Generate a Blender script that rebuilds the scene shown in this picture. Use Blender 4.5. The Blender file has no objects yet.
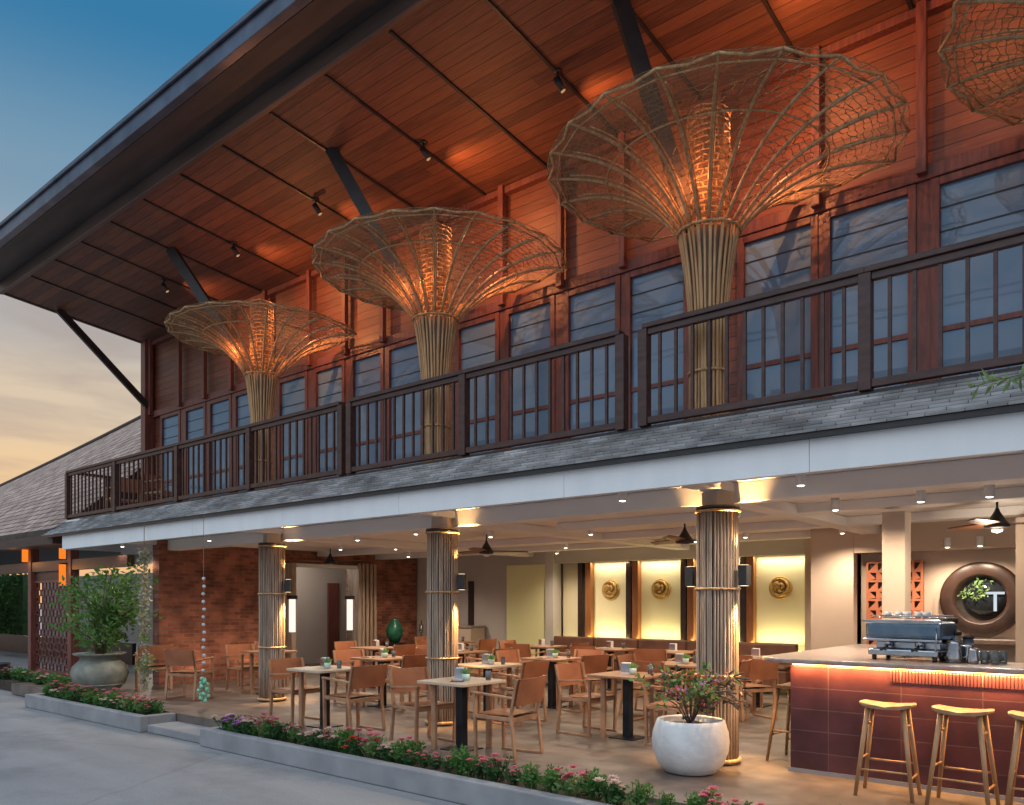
import bpy, bmesh, math, random
from mathutils import Vector, Matrix
R = math.radians
PI = math.pi
random.seed(7)
sc = bpy.context.scene

# ------------------------------------------------------------------ camera
cam = bpy.data.cameras.new("camera")
cam.sensor_width = 36.0
cam.lens = 28.125
cam.shift_y = 0.1948
cam.clip_end = 2000
co = bpy.data.objects.new("camera", cam)
co.location = (0, 0, 1.6)
co.rotation_euler = (R(90), 0, R(39.87))
sc.collection.objects.link(co)
sc.camera = co
sc.view_settings.view_transform = 'Standard'
sc.view_settings.look = 'None'
sc.view_settings.exposure = 0.0
sc.view_settings.gamma = 1.0
sc.render.engine = 'CYCLES'
sc.cycles.use_denoising = True
sc.cycles.max_bounces = 7
sc.cycles.diffuse_bounces = 4
sc.cycles.glossy_bounces = 3
sc.cycles.transparent_max_bounces = 12
sc.cycles.caustics_reflective = False
sc.cycles.caustics_refractive = False
sc.cycles.sample_clamp_indirect = 4.0

# ------------------------------------------------------------------ sky
SUN_AZ = R(72)      # from +Y towards -X : sunset behind the left end of the building
world = bpy.data.worlds.new("World")
sc.world = world
world.use_nodes = True
nt = world.node_tree
nt.nodes.clear()
N = nt.nodes.new
L = nt.links.new
out = N('ShaderNodeOutputWorld')
bg = N('ShaderNodeBackground')
sky = N('ShaderNodeTexSky')
sky.sky_type = 'NISHITA'
sky.sun_disc = False
sky.sun_elevation = R(3)
sky.sun_rotation = -SUN_AZ
tc = N('ShaderNodeTexCoord')
sep = N('ShaderNodeSeparateXYZ')
L(tc.outputs['Generated'], sep.inputs[0])
def vdot(vec):
    n = N('ShaderNodeVectorMath'); n.operation = 'DOT_PRODUCT'
    L(tc.outputs['Generated'], n.inputs[0]); n.inputs[1].default_value = vec
    return n.outputs['Value']
def ramp(fac, stops, interp='EASE'):
    n = N('ShaderNodeValToRGB'); n.color_ramp.interpolation = interp
    els = n.color_ramp.elements
    while len(els) < len(stops): els.new(0.5)
    for e, (p, c) in zip(els, stops):
        e.position = p; e.color = (c[0], c[1], c[2], 1)
    L(fac, n.inputs[0]); return n.outputs[0]
def srgb(r, g, b):
    f = lambda v: (v/255/12.92) if v/255 <= .04045 else ((v/255+.055)/1.055)**2.4
    return (f(r), f(g), f(b))
el = sep.outputs['Z']       # sine of the elevation
west = ramp(el, [(0.0, srgb(226,178,132)), (0.12, srgb(233,199,155)), (0.22, srgb(214,198,176)), (0.30, srgb(180,182,184)),
                 (0.42, srgb(118,156,182)), (0.56, srgb(50,124,170)), (0.75, (.40,.52,.70)), (1.0, (1.5,1.7,2.15))])
east = ramp(el, [(0.0, (.8,.76,.82)), (0.15, (1.0,1.02,1.18)), (0.4, (1.10,1.30,1.50)), (0.7, (1.25,1.5,1.75)), (1.0, (1.45,1.75,2.05))])
side = N('ShaderNodeMapRange'); side.inputs['From Min'].default_value = -0.1; side.inputs['From Max'].default_value = 0.45
L(vdot((-math.sin(SUN_AZ-R(15)), math.cos(SUN_AZ-R(15)), 0)), side.inputs['Value'])
mixs = N('ShaderNodeMix'); mixs.data_type = 'RGBA'
L(side.outputs[0], mixs.inputs['Factor']); L(east, mixs.inputs['A']); L(west, mixs.inputs['B'])
# cloud streaks low in the west
mp = N('ShaderNodeMapping'); mp.inputs['Scale'].default_value = (1.6, 1.6, 9.0); mp.inputs['Rotation'].default_value = (R(8), 0, 0)
L(tc.outputs['Generated'], mp.inputs[0])
nz = N('ShaderNodeTexNoise'); nz.inputs['Scale'].default_value = 2.6; nz.inputs['Detail'].default_value = 7; nz.inputs['Roughness'].default_value = .55
nz.inputs['Distortion'].default_value = .4
L(mp.outputs[0], nz.inputs['Vector'])
cl = N('ShaderNodeMapRange'); cl.inputs['From Min'].default_value = .42; cl.inputs['From Max'].default_value = .7
L(nz.outputs['Fac'], cl.inputs['Value'])
low = N('ShaderNodeMapRange'); low.inputs['From Min'].default_value = .45; low.inputs['From Max'].default_value = .2
L(el, low.inputs['Value'])
mm = N('ShaderNodeMath'); mm.operation = 'MULTIPLY'; L(cl.outputs[0], mm.inputs[0]); L(low.outputs[0], mm.inputs[1])
mm2 = N('ShaderNodeMath'); mm2.operation = 'MULTIPLY'; L(mm.outputs[0], mm2.inputs[0]); mm2.inputs[1].default_value = .85
cloud = N('ShaderNodeMix'); cloud.data_type = 'RGBA'
L(mm2.outputs[0], cloud.inputs['Factor']); L(mixs.outputs['Result'], cloud.inputs['A']); cloud.inputs['B'].default_value = (*srgb(168,154,150), 1)
sk = N('ShaderNodeVectorMath'); sk.operation = 'SCALE'; sk.inputs['Scale'].default_value = 0.10
L(sky.outputs[0], sk.inputs[0])
add = N('ShaderNodeMix'); add.data_type = 'RGBA'; add.inputs['Factor'].default_value = 0.93
L(sk.outputs[0], add.inputs['A']); L(cloud.outputs['Result'], add.inputs['B'])
L(add.outputs['Result'], bg.inputs['Color'])
bg.inputs['Strength'].default_value = 1.0
L(bg.outputs[0], out.inputs['Surface'])

sun = bpy.data.lights.new("sun", 'SUN'); sun.energy = 0.35; sun.angle = R(4); sun.color = (1, .62, .38)
so = bpy.data.objects.new("sun", sun)
sd = Vector((-math.sin(SUN_AZ)*math.cos(R(3)), math.cos(SUN_AZ)*math.cos(R(3)), math.sin(R(3))))
so.rotation_euler = sd.to_track_quat('Z', 'Y').to_euler()
sc.collection.objects.link(so)

# ------------------------------------------------------------------ helpers
class MB:
    def __init__(s): s.v = []; s.f = []; s.sm = []
    def quad(s, *p):
        b = len(s.v); s.v += [tuple(q) for q in p]; s.f.append(tuple(range(b, b+len(p)))); s.sm.append(False)
    def box(s, x0, x1, y0, y1, z0, z1, m=None):
        b = len(s.v)
        vs = [(x, y, z) for z in (z0, z1) for (x, y) in ((x0,y0),(x1,y0),(x1,y1),(x0,y1))]
        if m: vs = [tuple(m @ Vector(q)) for q in vs]
        s.v += vs
        for f in ((0,3,2,1),(4,5,6,7),(0,1,5,4),(1,2,6,5),(2,3,7,6),(3,0,4,7)):
            s.f.append(tuple(b+i for i in f)); s.sm.append(False)
        return s
    def cbox(s, c, sz, m=None):
        return s.box(c[0]-sz[0]/2, c[0]+sz[0]/2, c[1]-sz[1]/2, c[1]+sz[1]/2, c[2]-sz[2]/2, c[2]+sz[2]/2, m)
    def beam(s, a, b, w, h, up=(0,0,1)):
        a = Vector(a); b = Vector(b); d = b-a; l = d.length; d.normalize()
        u = Vector(up); x = d.cross(u)
        if x.length < 1e-4: x = d.cross(Vector((0,1,0)))
        x.normalize(); y = x.cross(d); y.normalize()
        m = Matrix((( x.x, d.x, y.x, a.x),(x.y, d.y, y.y, a.y),(x.z, d.z, y.z, a.z),(0,0,0,1)))
        s.box(-w/2, w/2, 0, l, -h/2, h/2, m); return s
    def tube(s, pts, r, n=8, caps=True, smooth=True):
        pts = [Vector(p) for p in pts]
        rr = r if isinstance(r, (list, tuple)) else [r]*len(pts)
        b = len(s.v); prev = None
        for i, p in enumerate(pts):
            t = (pts[min(i+1, len(pts)-1)] - pts[max(i-1, 0)])
            if t.length < 1e-9: t = Vector((0,0,1))
            t.normalize()
            if prev is None:
                a = Vector((0,0,1)) if abs(t.z) < .9 else Vector((1,0,0))
                x = t.cross(a).normalized()
            else:
                x = (prev - t*prev.dot(t))
                x = x.normalized() if x.length > 1e-6 else t.orthogonal().normalized()
            prev = x; y = t.cross(x)
            for k in range(n):
                a = 2*PI*k/n
                s.v.append(tuple(p + (x*math.cos(a)+y*math.sin(a))*rr[i]))
        for i in range(len(pts)-1):
            for k in range(n):
                s.f.append((b+i*n+k, b+i*n+(k+1)%n, b+(i+1)*n+(k+1)%n, b+(i+1)*n+k)); s.sm.append(smooth)
        if caps:
            s.f.append(tuple(b+k for k in reversed(range(n)))); s.sm.append(False)
            e = b+(len(pts)-1)*n; s.f.append(tuple(e+k for k in range(n))); s.sm.append(False)
        return s
    def lathe(s, prof, n=32, c=(0,0,0), axis='z', wob=0):
        b = len(s.v)
        for (r, z) in prof:
            for k in range(n):
                a = 2*PI*k/n; q = r*(1+wob*math.sin(5*a+z*9))
                if axis == 'z': s.v.append((c[0]+q*math.cos(a), c[1]+q*math.sin(a), c[2]+z))
                elif axis == 'y': s.v.append((c[0]+q*math.cos(a), c[1]-z, c[2]+q*math.sin(a)))
                else: s.v.append((c[0]+z, c[1]+q*math.cos(a), c[2]+q*math.sin(a)))
        for i in range(len(prof)-1):
            for k in range(n):
                s.f.append((b+i*n+k, b+i*n+(k+1)%n, b+(i+1)*n+(k+1)%n, b+(i+1)*n+k)); s.sm.append(True)
        return s
    def leaf(s, p, d, l, w, up=None):
        p = Vector(p); d = Vector(d).normalized()
        u = up or Vector((random.gauss(0,1), random.gauss(0,1), random.gauss(0,1)))
        x = d.cross(u)
        if x.length < 1e-4: x = d.orthogonal()
        x.normalize(); nrm = x.cross(d)
        s.quad(p, p+d*l*.5+x*w*.5+nrm*l*.06, p+d*l, p+d*l*.5-x*w*.5+nrm*l*.06)
    def build(s, name, mat, parent=None, bevel=0, loc=None):
        me = bpy.data.meshes.new(name); me.from_pydata(s.v, [], s.f)
        me.polygons.foreach_set('use_smooth', s.sm)
        me.materials.append(mat); me.update()
        o = bpy.data.objects.new(name, me); sc.collection.objects.link(o)
        if parent: o.parent = parent
        if loc: o.location = loc
        if bevel:
            b = o.modifiers.new('bevel', 'BEVEL'); b.width = bevel; b.segments = 2; b.limit_method = 'ANGLE'
        return o

def tag(o, label=None, cat=None, group=None, kind=None):
    if label: o['label'] = label
    if cat: o['category'] = cat
    if group: o['group'] = group
    if kind: o['kind'] = kind
    return o
def thing(name, label, cat, loc=(0,0,0), rz=0, group=None):
    o = bpy.data.objects.new(name, None); o.empty_display_size = .1; sc.collection.objects.link(o)
    o.location = loc; o.rotation_euler = (0,0,rz)
    return tag(o, label, cat, group)
def copy_tree(o, parent=None):
    kids = list(o.children)
    c = o.copy(); sc.collection.objects.link(c); c.parent = parent
    for k in kids: copy_tree(k, c)
    return c
def place(proto, used, loc, rz=0, label=None, group=None, s=1.0):
    o = proto if not used[0] else copy_tree(proto)
    used[0] = True
    o.location = loc; o.rotation_euler = (0,0,rz); o.scale = (s,s,s)
    if label: o['label'] = label
    if group: o['group'] = group
    return o

# ------------------------------------------------------------------ materials
def base(name, rough=.6, metal=0.0, spec=None):
    m = bpy.data.materials.new(name); m.use_nodes = True
    b = m.node_tree.nodes['Principled BSDF']
    b.inputs['Roughness'].default_value = rough; b.inputs['Metallic'].default_value = metal
    if spec is not None: b.inputs['Specular IOR Level'].default_value = spec
    return m, b
def mat_noise(name, c1, c2, scale=6, rough=.6, bump=.0, stretch=(1,1,1), metal=0, detail=6, spec=None, bscale=None, rvar=.0):
    m, b = base(name, rough, metal, spec); t = m.node_tree; n = t.nodes.new; l = t.links.new
    tc = n('ShaderNodeTexCoord'); mp = n('ShaderNodeMapping'); mp.inputs['Scale'].default_value = stretch
    l(tc.outputs['Object'], mp.inputs[0])
    nz = n('ShaderNodeTexNoise'); nz.inputs['Scale'].default_value = scale; nz.inputs['Detail'].default_value = detail; l(mp.outputs[0], nz.inputs['Vector'])
    cr = n('ShaderNodeValToRGB'); cr.color_ramp.elements[0].position = .32; cr.color_ramp.elements[1].position = .68
    cr.color_ramp.elements[0].color = (*c1,1); cr.color_ramp.elements[1].color = (*c2,1)
    l(nz.outputs['Fac'], cr.inputs[0]); l(cr.outputs[0], b.inputs['Base Color'])
    if rvar:
        mr = n('ShaderNodeMapRange'); mr.inputs['To Min'].default_value = rough-rvar; mr.inputs['To Max'].default_value = rough+rvar
        l(nz.outputs['Fac'], mr.inputs['Value']); l(mr.outputs[0], b.inputs['Roughness'])
    if bump:
        nb = nz
        if bscale:
            nb = n('ShaderNodeTexNoise'); nb.inputs['Scale'].default_value = bscale; nb.inputs['Detail'].default_value = 4; l(mp.outputs[0], nb.inputs['Vector'])
        bp = n('ShaderNodeBump'); bp.inputs['Strength'].default_value = bump; bp.inputs['Distance'].default_value = .02
        l(nb.outputs['Fac'], bp.inputs['Height']); l(bp.outputs[0], b.inputs['Normal'])
    return m
def mat_planks(name, c1, c2, axis, width, grain, rough=.5, seam=.05, seamdark=.25, vary=.35, gscale=3, ends=.12):
    """boards: axis = index across the boards, grain = index the grain runs along"""
    m, b = base(name, rough); t = m.node_tree; n = t.nodes.new; l = t.links.new
    tc = n('ShaderNodeTexCoord'); sp = n('ShaderNodeSeparateXYZ'); l(tc.outputs['Object'], sp.inputs[0])
    dv = n('ShaderNodeMath'); dv.operation = 'DIVIDE'; l(sp.outputs[axis], dv.inputs[0]); dv.inputs[1].default_value = width
    fr = n('ShaderNodeMath'); fr.operation = 'FRACT'; l(dv.outputs[0], fr.inputs[0])
    fl = n('ShaderNodeMath'); fl.operation = 'FLOOR'; l(dv.outputs[0], fl.inputs[0])
    # board ends staggered
    g2 = n('ShaderNodeMath'); g2.operation = 'MULTIPLY_ADD'; l(fl.outputs[0], g2.inputs[0]); g2.inputs[1].default_value = .37
    gl = n('ShaderNodeMath'); gl.operation = 'MULTIPLY'; l(sp.outputs[grain], gl.inputs[0]); gl.inputs[1].default_value = ends
    l(gl.outputs[0], g2.inputs[2])
    f2 = n('ShaderNodeMath'); f2.operation = 'FLOOR'; l(g2.outputs[0], f2.inputs[0])
    cb = n('ShaderNodeCombineXYZ'); l(fl.outputs[0], cb.inputs[0]); l(f2.outputs[0], cb.inputs[1])
    wn = n('ShaderNodeTexWhiteNoise'); l(cb.outputs[0], wn.inputs['Vector'])
    sc_ = [14,14,14]; sc_[grain] = 1.0
    mp = n('ShaderNodeMapping'); mp.inputs['Scale'].default_value = sc_; l(tc.outputs['Object'], mp.inputs[0])
    nz = n('ShaderNodeTexNoise'); nz.inputs['Scale'].default_value = gscale; nz.inputs['Detail'].default_value = 5; l(mp.outputs[0], nz.inputs['Vector'])
    a1 = n('ShaderNodeMath'); a1.operation = 'MULTIPLY_ADD'; l(wn.outputs['Value'], a1.inputs[0]); a1.inputs[1].default_value = vary; 
    a0 = n('ShaderNodeMath'); a0.operation = 'MULTIPLY_ADD'; l(nz.outputs['Fac'], a0.inputs[0]); a0.inputs[1].default_value = .9; a0.inputs[2].default_value = -.15
    l(a0.outputs[0], a1.inputs[2])
    cr = n('ShaderNodeValToRGB'); cr.color_ramp.elements[0].position = .1; cr.color_ramp.elements[1].position = .9
    cr.color_ramp.elements[0].color = (*c1,1); cr.color_ramp.elements[1].color = (*c2,1); l(a1.outputs[0], cr.inputs[0])
    ls = n('ShaderNodeMath'); ls.operation = 'LESS_THAN'; l(fr.outputs[0], ls.inputs[0]); ls.inputs[1].default_value = seam
    mx = n('ShaderNodeMix'); mx.data_type = 'RGBA'; l(ls.outputs[0], mx.inputs['Factor']); l(cr.outputs[0], mx.inputs['A'])
    mx.inputs['B'].default_value = (c1[0]*seamdark, c1[1]*seamdark, c1[2]*seamdark, 1)
    l(mx.outputs['Result'], b.inputs['Base Color'])
    hs = n('ShaderNodeMath'); hs.operation = 'MULTIPLY_ADD'; l(ls.outputs[0], hs.inputs[0]); hs.inputs[1].default_value = -1; l(a1.outputs[0], hs.inputs[2])
    bp = n('ShaderNodeBump'); bp.inputs['Strength'].default_value = .35; bp.inputs['Distance'].default_value = .01
    l(hs.outputs[0], bp.inputs['Height']); l(bp.outputs[0], b.inputs['Normal'])
    return m
def mat_brick(name, c1, c2, cm, bw, bh, rot=(0,0,0), mortar=.012, rough=.8, bump=.5, offset=.5, spec=None, axes=None):
    m, b = base(name, rough, 0, spec); t = m.node_tree; n = t.nodes.new; l = t.links.new
    tc = n('ShaderNodeTexCoord'); mp = n('ShaderNodeMapping'); mp.inputs['Rotation'].default_value = rot
    l(tc.outputs['Object'], mp.inputs[0])
    if axes:
        mp.inputs['Rotation'].default_value = (0,0,0)
        sx = n('ShaderNodeSeparateXYZ'); cx = n('ShaderNodeCombineXYZ'); l(mp.outputs[0], sx.inputs[0])
        l(sx.outputs[axes[0]], cx.inputs[0]); l(sx.outputs[axes[1]], cx.inputs[1]); mp = cx
    br = n('ShaderNodeTexBrick'); br.inputs['Scale'].default_value = 1; br.offset = offset
    br.inputs['Color1'].default_value = (*c1,1); br.inputs['Color2'].default_value = (*c2,1); br.inputs['Mortar'].default_value = (*cm,1)
    br.inputs['Brick Width'].default_value = bw; br.inputs['Row Height'].default_value = bh; br.inputs['Mortar Size'].default_value = mortar
    br.inputs['Mortar Smooth'].default_value = .3
    l(mp.outputs[0], br.inputs['Vector'])
    nz = n('ShaderNodeTexNoise'); nz.inputs['Scale'].default_value = 3; nz.inputs['Detail'].default_value = 8; l(tc.outputs['Object'], nz.inputs['Vector'])
    mr = n('ShaderNodeMapRange'); mr.inputs['From Min'].default_value=.3; mr.inputs['From Max'].default_value=.7; mr.inputs['To Min'].default_value=.55; mr.inputs['To Max'].default_value=1.3
    l(nz.outputs['Fac'], mr.inputs['Value'])
    vm = n('ShaderNodeVectorMath'); vm.operation='SCALE'; l(br.outputs['Color'], vm.inputs[0]); l(mr.outputs[0], vm.inputs['Scale'])
    l(vm.outputs[0], b.inputs['Base Color'])
    bp = n('ShaderNodeBump'); bp.inputs['Strength'].default_value = bump; bp.inputs['Distance'].default_value = .01; bp.invert = True
    l(br.outputs['Fac'], bp.inputs['Height']); l(bp.outputs[0], b.inputs['Normal'])
    return m
def mat_emit(name, col, s):
    m = bpy.data.materials.new(name); m.use_nodes = True; t = m.node_tree; t.nodes.clear()
    e = t.nodes.new('ShaderNodeEmission'); e.inputs[0].default_value = (*col,1); e.inputs[1].default_value = s
    o = t.nodes.new('ShaderNodeOutputMaterial'); t.links.new(e.outputs[0], o.inputs[0]); return m
def mat_glass_dark(name, tint, fac, behind=(.015,.018,.024)):
    m = bpy.data.materials.new(name); m.use_nodes = True; t = m.node_tree; t.nodes.clear()
    n = t.nodes.new; l = t.links.new
    g = n('ShaderNodeBsdfGlossy'); g.inputs['Roughness'].default_value = .02; g.inputs['Color'].default_value = (*tint,1)
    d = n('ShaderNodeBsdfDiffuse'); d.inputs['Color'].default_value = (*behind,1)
    fr = n('ShaderNodeFresnel'); fr.inputs['IOR'].default_value = 1.42
    ma = n('ShaderNodeMath'); ma.operation='ADD'; ma.use_clamp=True; l(fr.outputs[0], ma.inputs[0]); ma.inputs[1].default_value = fac
    tc = n('ShaderNodeTexCoord'); nz = n('ShaderNodeTexNoise'); nz.inputs['Scale'].default_value = .9; l(tc.outputs['Object'], nz.inputs['Vector'])
    bp = n('ShaderNodeBump'); bp.inputs['Strength'].default_value=.03; bp.inputs['Distance'].default_value=.05; l(nz.outputs['Fac'], bp.inputs['Height']); l(bp.outputs[0], g.inputs['Normal'])
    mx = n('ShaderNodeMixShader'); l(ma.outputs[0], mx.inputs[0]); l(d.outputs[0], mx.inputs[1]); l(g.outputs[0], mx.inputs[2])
    o = n('ShaderNodeOutputMaterial'); l(mx.outputs[0], o.inputs[0]); return m
def mat_leaf(name, c1, c2, scale=5):
    m = mat_noise(name, c1, c2, scale, .5, spec=.3)
    t = m.node_tree; b = t.nodes['Principled BSDF']; n = t.nodes.new; l = t.links.new
    tr = n('ShaderNodeBsdfTranslucent'); tr.inputs[0].default_value = (c2[0]*1.2, c2[1]*1.3, c2[2]*.8, 1)
    mx = n('ShaderNodeMixShader'); mx.inputs[0].default_value = .3
    l(b.outputs[0], mx.inputs[1]); l(tr.outputs[0], mx.inputs[2])
    o = [x for x in t.nodes if x.type == 'OUTPUT_MATERIAL'][0]; l(mx.outputs[0], o.inputs[0]); return m

M = {}
M['redwood_wall'] = mat_planks('red_wood_cladding', (.10,.031,.018), (.28,.090,.045), 2, .135, 0, .45, seam=.07)
M['soffit'] = mat_planks('soffit_boards', (.050,.020,.014), (.23,.085,.042), 1, .16, 0, .6, seam=.05, vary=.4, ends=.05)
M['frame_wood'] = mat_noise('dark_red_frame_wood', (.10,.034,.028), (.20,.064,.047), 9, .45, .15, (3,3,.4))
M['rail_wood'] = mat_noise('dark_brown_rail_wood', (.034,.015,.012), (.075,.032,.026), 9, .45, .1, (.6,2,2))
M['dark_trim'] = mat_noise('dark_eave_board', (.03,.022,.02), (.06,.042,.036), 3, .55, .1, (.3,2,2))
M['trim2'] = mat_noise('brown_eave_trim', (.07,.045,.036), (.12,.075,.06), 3, .5, .1, (.3,2,2))
M['steel'] = mat_noise('black_steel', (.012,.012,.014), (.03,.028,.028), 4, .45)
M['gutter'] = mat_noise('blue_grey_gutter', (.07,.08,.11), (.13,.14,.18), 3, .3, metal=.5)
M['cane'] = mat_noise('bamboo_cane', (.34,.19,.085), (.64,.41,.20), 5, .5, .3, (6,6,.6))
M['cane_low'] = mat_noise('weathered_wood_stave', (.25,.18,.135), (.50,.39,.30), 5, .55, .3, (7,7,.5))
M['cane_dark'] = mat_noise('dark_stave', (.14,.10,.075), (.24,.18,.13), 5, .6)
M['lattice'] = mat_noise('woven_cane', (.22,.13,.06), (.44,.28,.14), 7, .6)
M['white'] = mat_noise('painted_render', (.74,.75,.76), (.80,.80,.81), 1.2, .6, .04, bscale=40)
M['ceil'] = mat_noise('cream_ceiling_paint', (.76,.74,.72), (.82,.80,.78), .8, .7, .03, bscale=30)
M['greywall'] = mat_noise('warm_grey_plaster', (.46,.43,.405), (.53,.50,.47), .9, .8, .06, bscale=25)
M['tanwall'] = mat_noise('tan_plaster', (.48,.38,.30), (.56,.45,.36), .9, .75, .05, bscale=25)
M['yellow'] = mat_noise('pale_yellow_panel', (.78,.78,.40), (.82,.82,.46), .8, .6)
M['shingle'] = mat_brick('slate_shingle', (.27,.275,.28), (.45,.45,.455), (.10,.10,.105), .26, .056, (0,0,0), .004, .6, .4)
M['brick'] = mat_brick('red_brick_wall', (.20,.062,.040), (.38,.135,.08), (.26,.17,.13), .22, .07, (0,0,0), .007, .85, 1.0, axes=(1,2))
M['bartile'] = mat_brick('maroon_glazed_tile', (.062,.021,.027), (.092,.029,.034), (.12,.075,.08), .62, .2, (0,0,0), .0035, .3, .25, offset=0.0, axes=(0,2))
M['bartop'] = mat_noise('pale_stone_counter', (.27,.215,.19), (.38,.31,.28), 14, .3)
M['floor'] = mat_brick('terrace_floor_tile', (.135,.108,.092), (.18,.145,.122), (.12,.095,.08), .9, .45, (0,0,0), .004, .42, .08)
def drive_mat():
    m = mat_noise('driveway_concrete', (.245,.245,.25), (.33,.33,.335), .9, .75, .25, (.35,1.6,1), bscale=55)
    t = m.node_tree; n = t.nodes.new; l = t.links.new; b = t.nodes['Principled BSDF']
    src = b.inputs['Base Color'].links[0].from_socket
    tc = n('ShaderNodeTexCoord'); g = n('ShaderNodeTexNoise'); g.inputs['Scale'].default_value = 90; g.inputs['Detail'].default_value = 3; l(tc.outputs['Object'], g.inputs['Vector'])
    mr = n('ShaderNodeMapRange'); mr.inputs['From Min'].default_value=.3; mr.inputs['From Max'].default_value=.7; mr.inputs['To Min'].default_value=.8; mr.inputs['To Max'].default_value=1.15; l(g.outputs['Fac'], mr.inputs['Value'])
    v = n('ShaderNodeTexVoronoi'); v.feature='DISTANCE_TO_EDGE'; v.inputs['Scale'].default_value=.32
    w = n('ShaderNodeTexNoise'); w.inputs['Scale'].default_value=1.5; w.inputs['Detail'].default_value=6; l(tc.outputs['Object'], w.inputs['Vector'])
    mx = n('ShaderNodeMix'); mx.data_type='RGBA'; mx.inputs['Factor'].default_value=.25; l(tc.outputs['Object'], mx.inputs['A']); l(w.outputs['Color'], mx.inputs['B']); l(mx.outputs['Result'], v.inputs['Vector'])
    cr = n('ShaderNodeMapRange'); cr.inputs['From Max'].default_value=.008; cr.inputs['To Min'].default_value=.82; l(v.outputs['Distance'], cr.inputs['Value'])
    st = n('ShaderNodeTexNoise'); st.inputs['Scale'].default_value=.7; st.inputs['Detail'].default_value=9; st.inputs['Roughness'].default_value=.65; l(tc.outputs['Object'], st.inputs['Vector'])
    sr = n('ShaderNodeMapRange'); sr.inputs['From Min'].default_value=.36; sr.inputs['From Max'].default_value=.5; sr.inputs['To Min'].default_value=.78; l(st.outputs['Fac'], sr.inputs['Value'])
    a = n('ShaderNodeMath'); a.operation='MULTIPLY'; l(mr.outputs[0], a.inputs[0]); l(cr.outputs[0], a.inputs[1])
    a2 = n('ShaderNodeMath'); a2.operation='MULTIPLY'; l(a.outputs[0], a2.inputs[0]); l(sr.outputs[0], a2.inputs[1])
    sc_ = n('ShaderNodeVectorMath'); sc_.operation='SCALE'; l(src, sc_.inputs[0]); l(a2.outputs[0], sc_.inputs['Scale']); l(sc_.outputs[0], b.inputs['Base Color'])
    return m
M['drive'] = drive_mat()
M['planterwall'] = mat_noise('grey_cement', (.22,.225,.24), (.31,.315,.33), 2.5, .8, .1, bscale=50)
M['soil'] = mat_noise('soil', (.03,.022,.016), (.07,.05,.035), 12, .95, .5)
M['chair'] = mat_noise('teak_frame', (.30,.145,.075), (.46,.25,.14), 6, .5, .12, (1,1,1))
M['chairback'] = mat_noise('brown_leather_panel', (.29,.10,.045), (.40,.15,.07), 4, .5, .06, bscale=60)
M['seatm'] = mat_noise('tan_leather_seat', (.24,.10,.045), (.33,.15,.07), 4, .45)
M['table'] = mat_noise('pale_table_top', (.50,.38,.27), (.62,.48,.35), 5, .4, .05, (1,8,1))
M['tablewood'] = mat_noise('brown_table_top', (.27,.14,.08), (.38,.21,.12), 5, .4, .05, (1,8,1))
M['iron'] = mat_noise('dark_table_iron', (.02,.025,.035), (.045,.05,.06), 6, .4, metal=.6)
M['stool'] = mat_noise('honey_oak', (.26,.14,.065), (.42,.25,.125), 5, .45, .1, (2,2,.6))
M['pot'] = mat_noise('white_plaster_pot', (.58,.58,.575), (.76,.76,.76), 4, .7, .45, bscale=14)
M['urn'] = mat_noise('weathered_stone_urn', (.14,.155,.13), (.28,.29,.25), 5, .7, .3)
M['leaf'] = mat_leaf('green_leaves', (.04,.11,.03), (.12,.26,.07))
M['leafp'] = mat_leaf('pale_leaves', (.10,.20,.07), (.26,.38,.15))
M['leafd'] = mat_leaf('dark_leaves', (.025,.07,.028), (.07,.16,.055))
M['pink'] = mat_leaf('pink_petals', (.55,.10,.20), (.75,.28,.38), 20)
M['palepink'] = mat_leaf('pale_petals', (.65,.42,.45), (.80,.66,.66), 20)
M['purple'] = mat_leaf('purple_petals', (.35,.12,.45), (.5,.25,.6), 20)
M['red'] = mat_leaf('red_petals', (.5,.03,.03), (.65,.08,.05), 20)
M['redleaf'] = mat_leaf('reddish_leaves', (.16,.04,.03), (.38,.11,.07), 12)
M['twig'] = mat_noise('twig', (.09,.06,.04), (.18,.12,.08), 9, .8)
M['terracotta'] = mat_noise('terracotta', (.42,.13,.06), (.55,.20,.10), 5, .7)
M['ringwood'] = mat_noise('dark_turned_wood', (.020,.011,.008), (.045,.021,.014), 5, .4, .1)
M['blackm'] = mat_noise('black_metal', (.012,.012,.014), (.025,.024,.025), 5, .4)
M['chrome'] = mat_noise('brushed_steel', (.45,.48,.52), (.62,.65,.68), 8, .22, metal=1)
M['bluesteel'] = mat_noise('blue_steel_panel', (.10,.17,.25), (.17,.25,.34), 5, .3, metal=.7)
M['brass'] = mat_noise('gilded_relief', (.42,.26,.08), (.66,.45,.17), 14, .5, .3, metal=.35)
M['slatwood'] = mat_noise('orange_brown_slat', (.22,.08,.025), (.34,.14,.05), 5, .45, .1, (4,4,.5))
M['bench'] = mat_noise('brown_upholstery', (.10,.045,.03), (.17,.075,.045), 5, .55)
M['paper'] = mat_noise('white_card', (.72,.72,.74), (.8,.8,.8), 9, .7)
M['mint'] = mat_noise('mint_ceramic', (.45,.62,.55), (.55,.7,.63), 9, .3)
M['jade'] = mat_noise('jade_glaze', (.008,.07,.045), (.02,.17,.10), 8, .35)
M['crystal'] = mat_noise('green_glass_bead', (.12,.42,.28), (.3,.65,.5), 20, .12)
M['bluebead'] = mat_noise('pale_glass_bead', (.35,.45,.5), (.65,.72,.75), 20, .12)
M['rust'] = mat_noise('rusty_brown_chain', (.12,.08,.05), (.3,.2,.13), 20, .6)
M['glass'] = mat_glass_dark('painted_sky_window_glass', (.36,.50,.64), .04, (.17,.275,.39))  # blue-grey sky reflection is put into the diffuse colour
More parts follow.
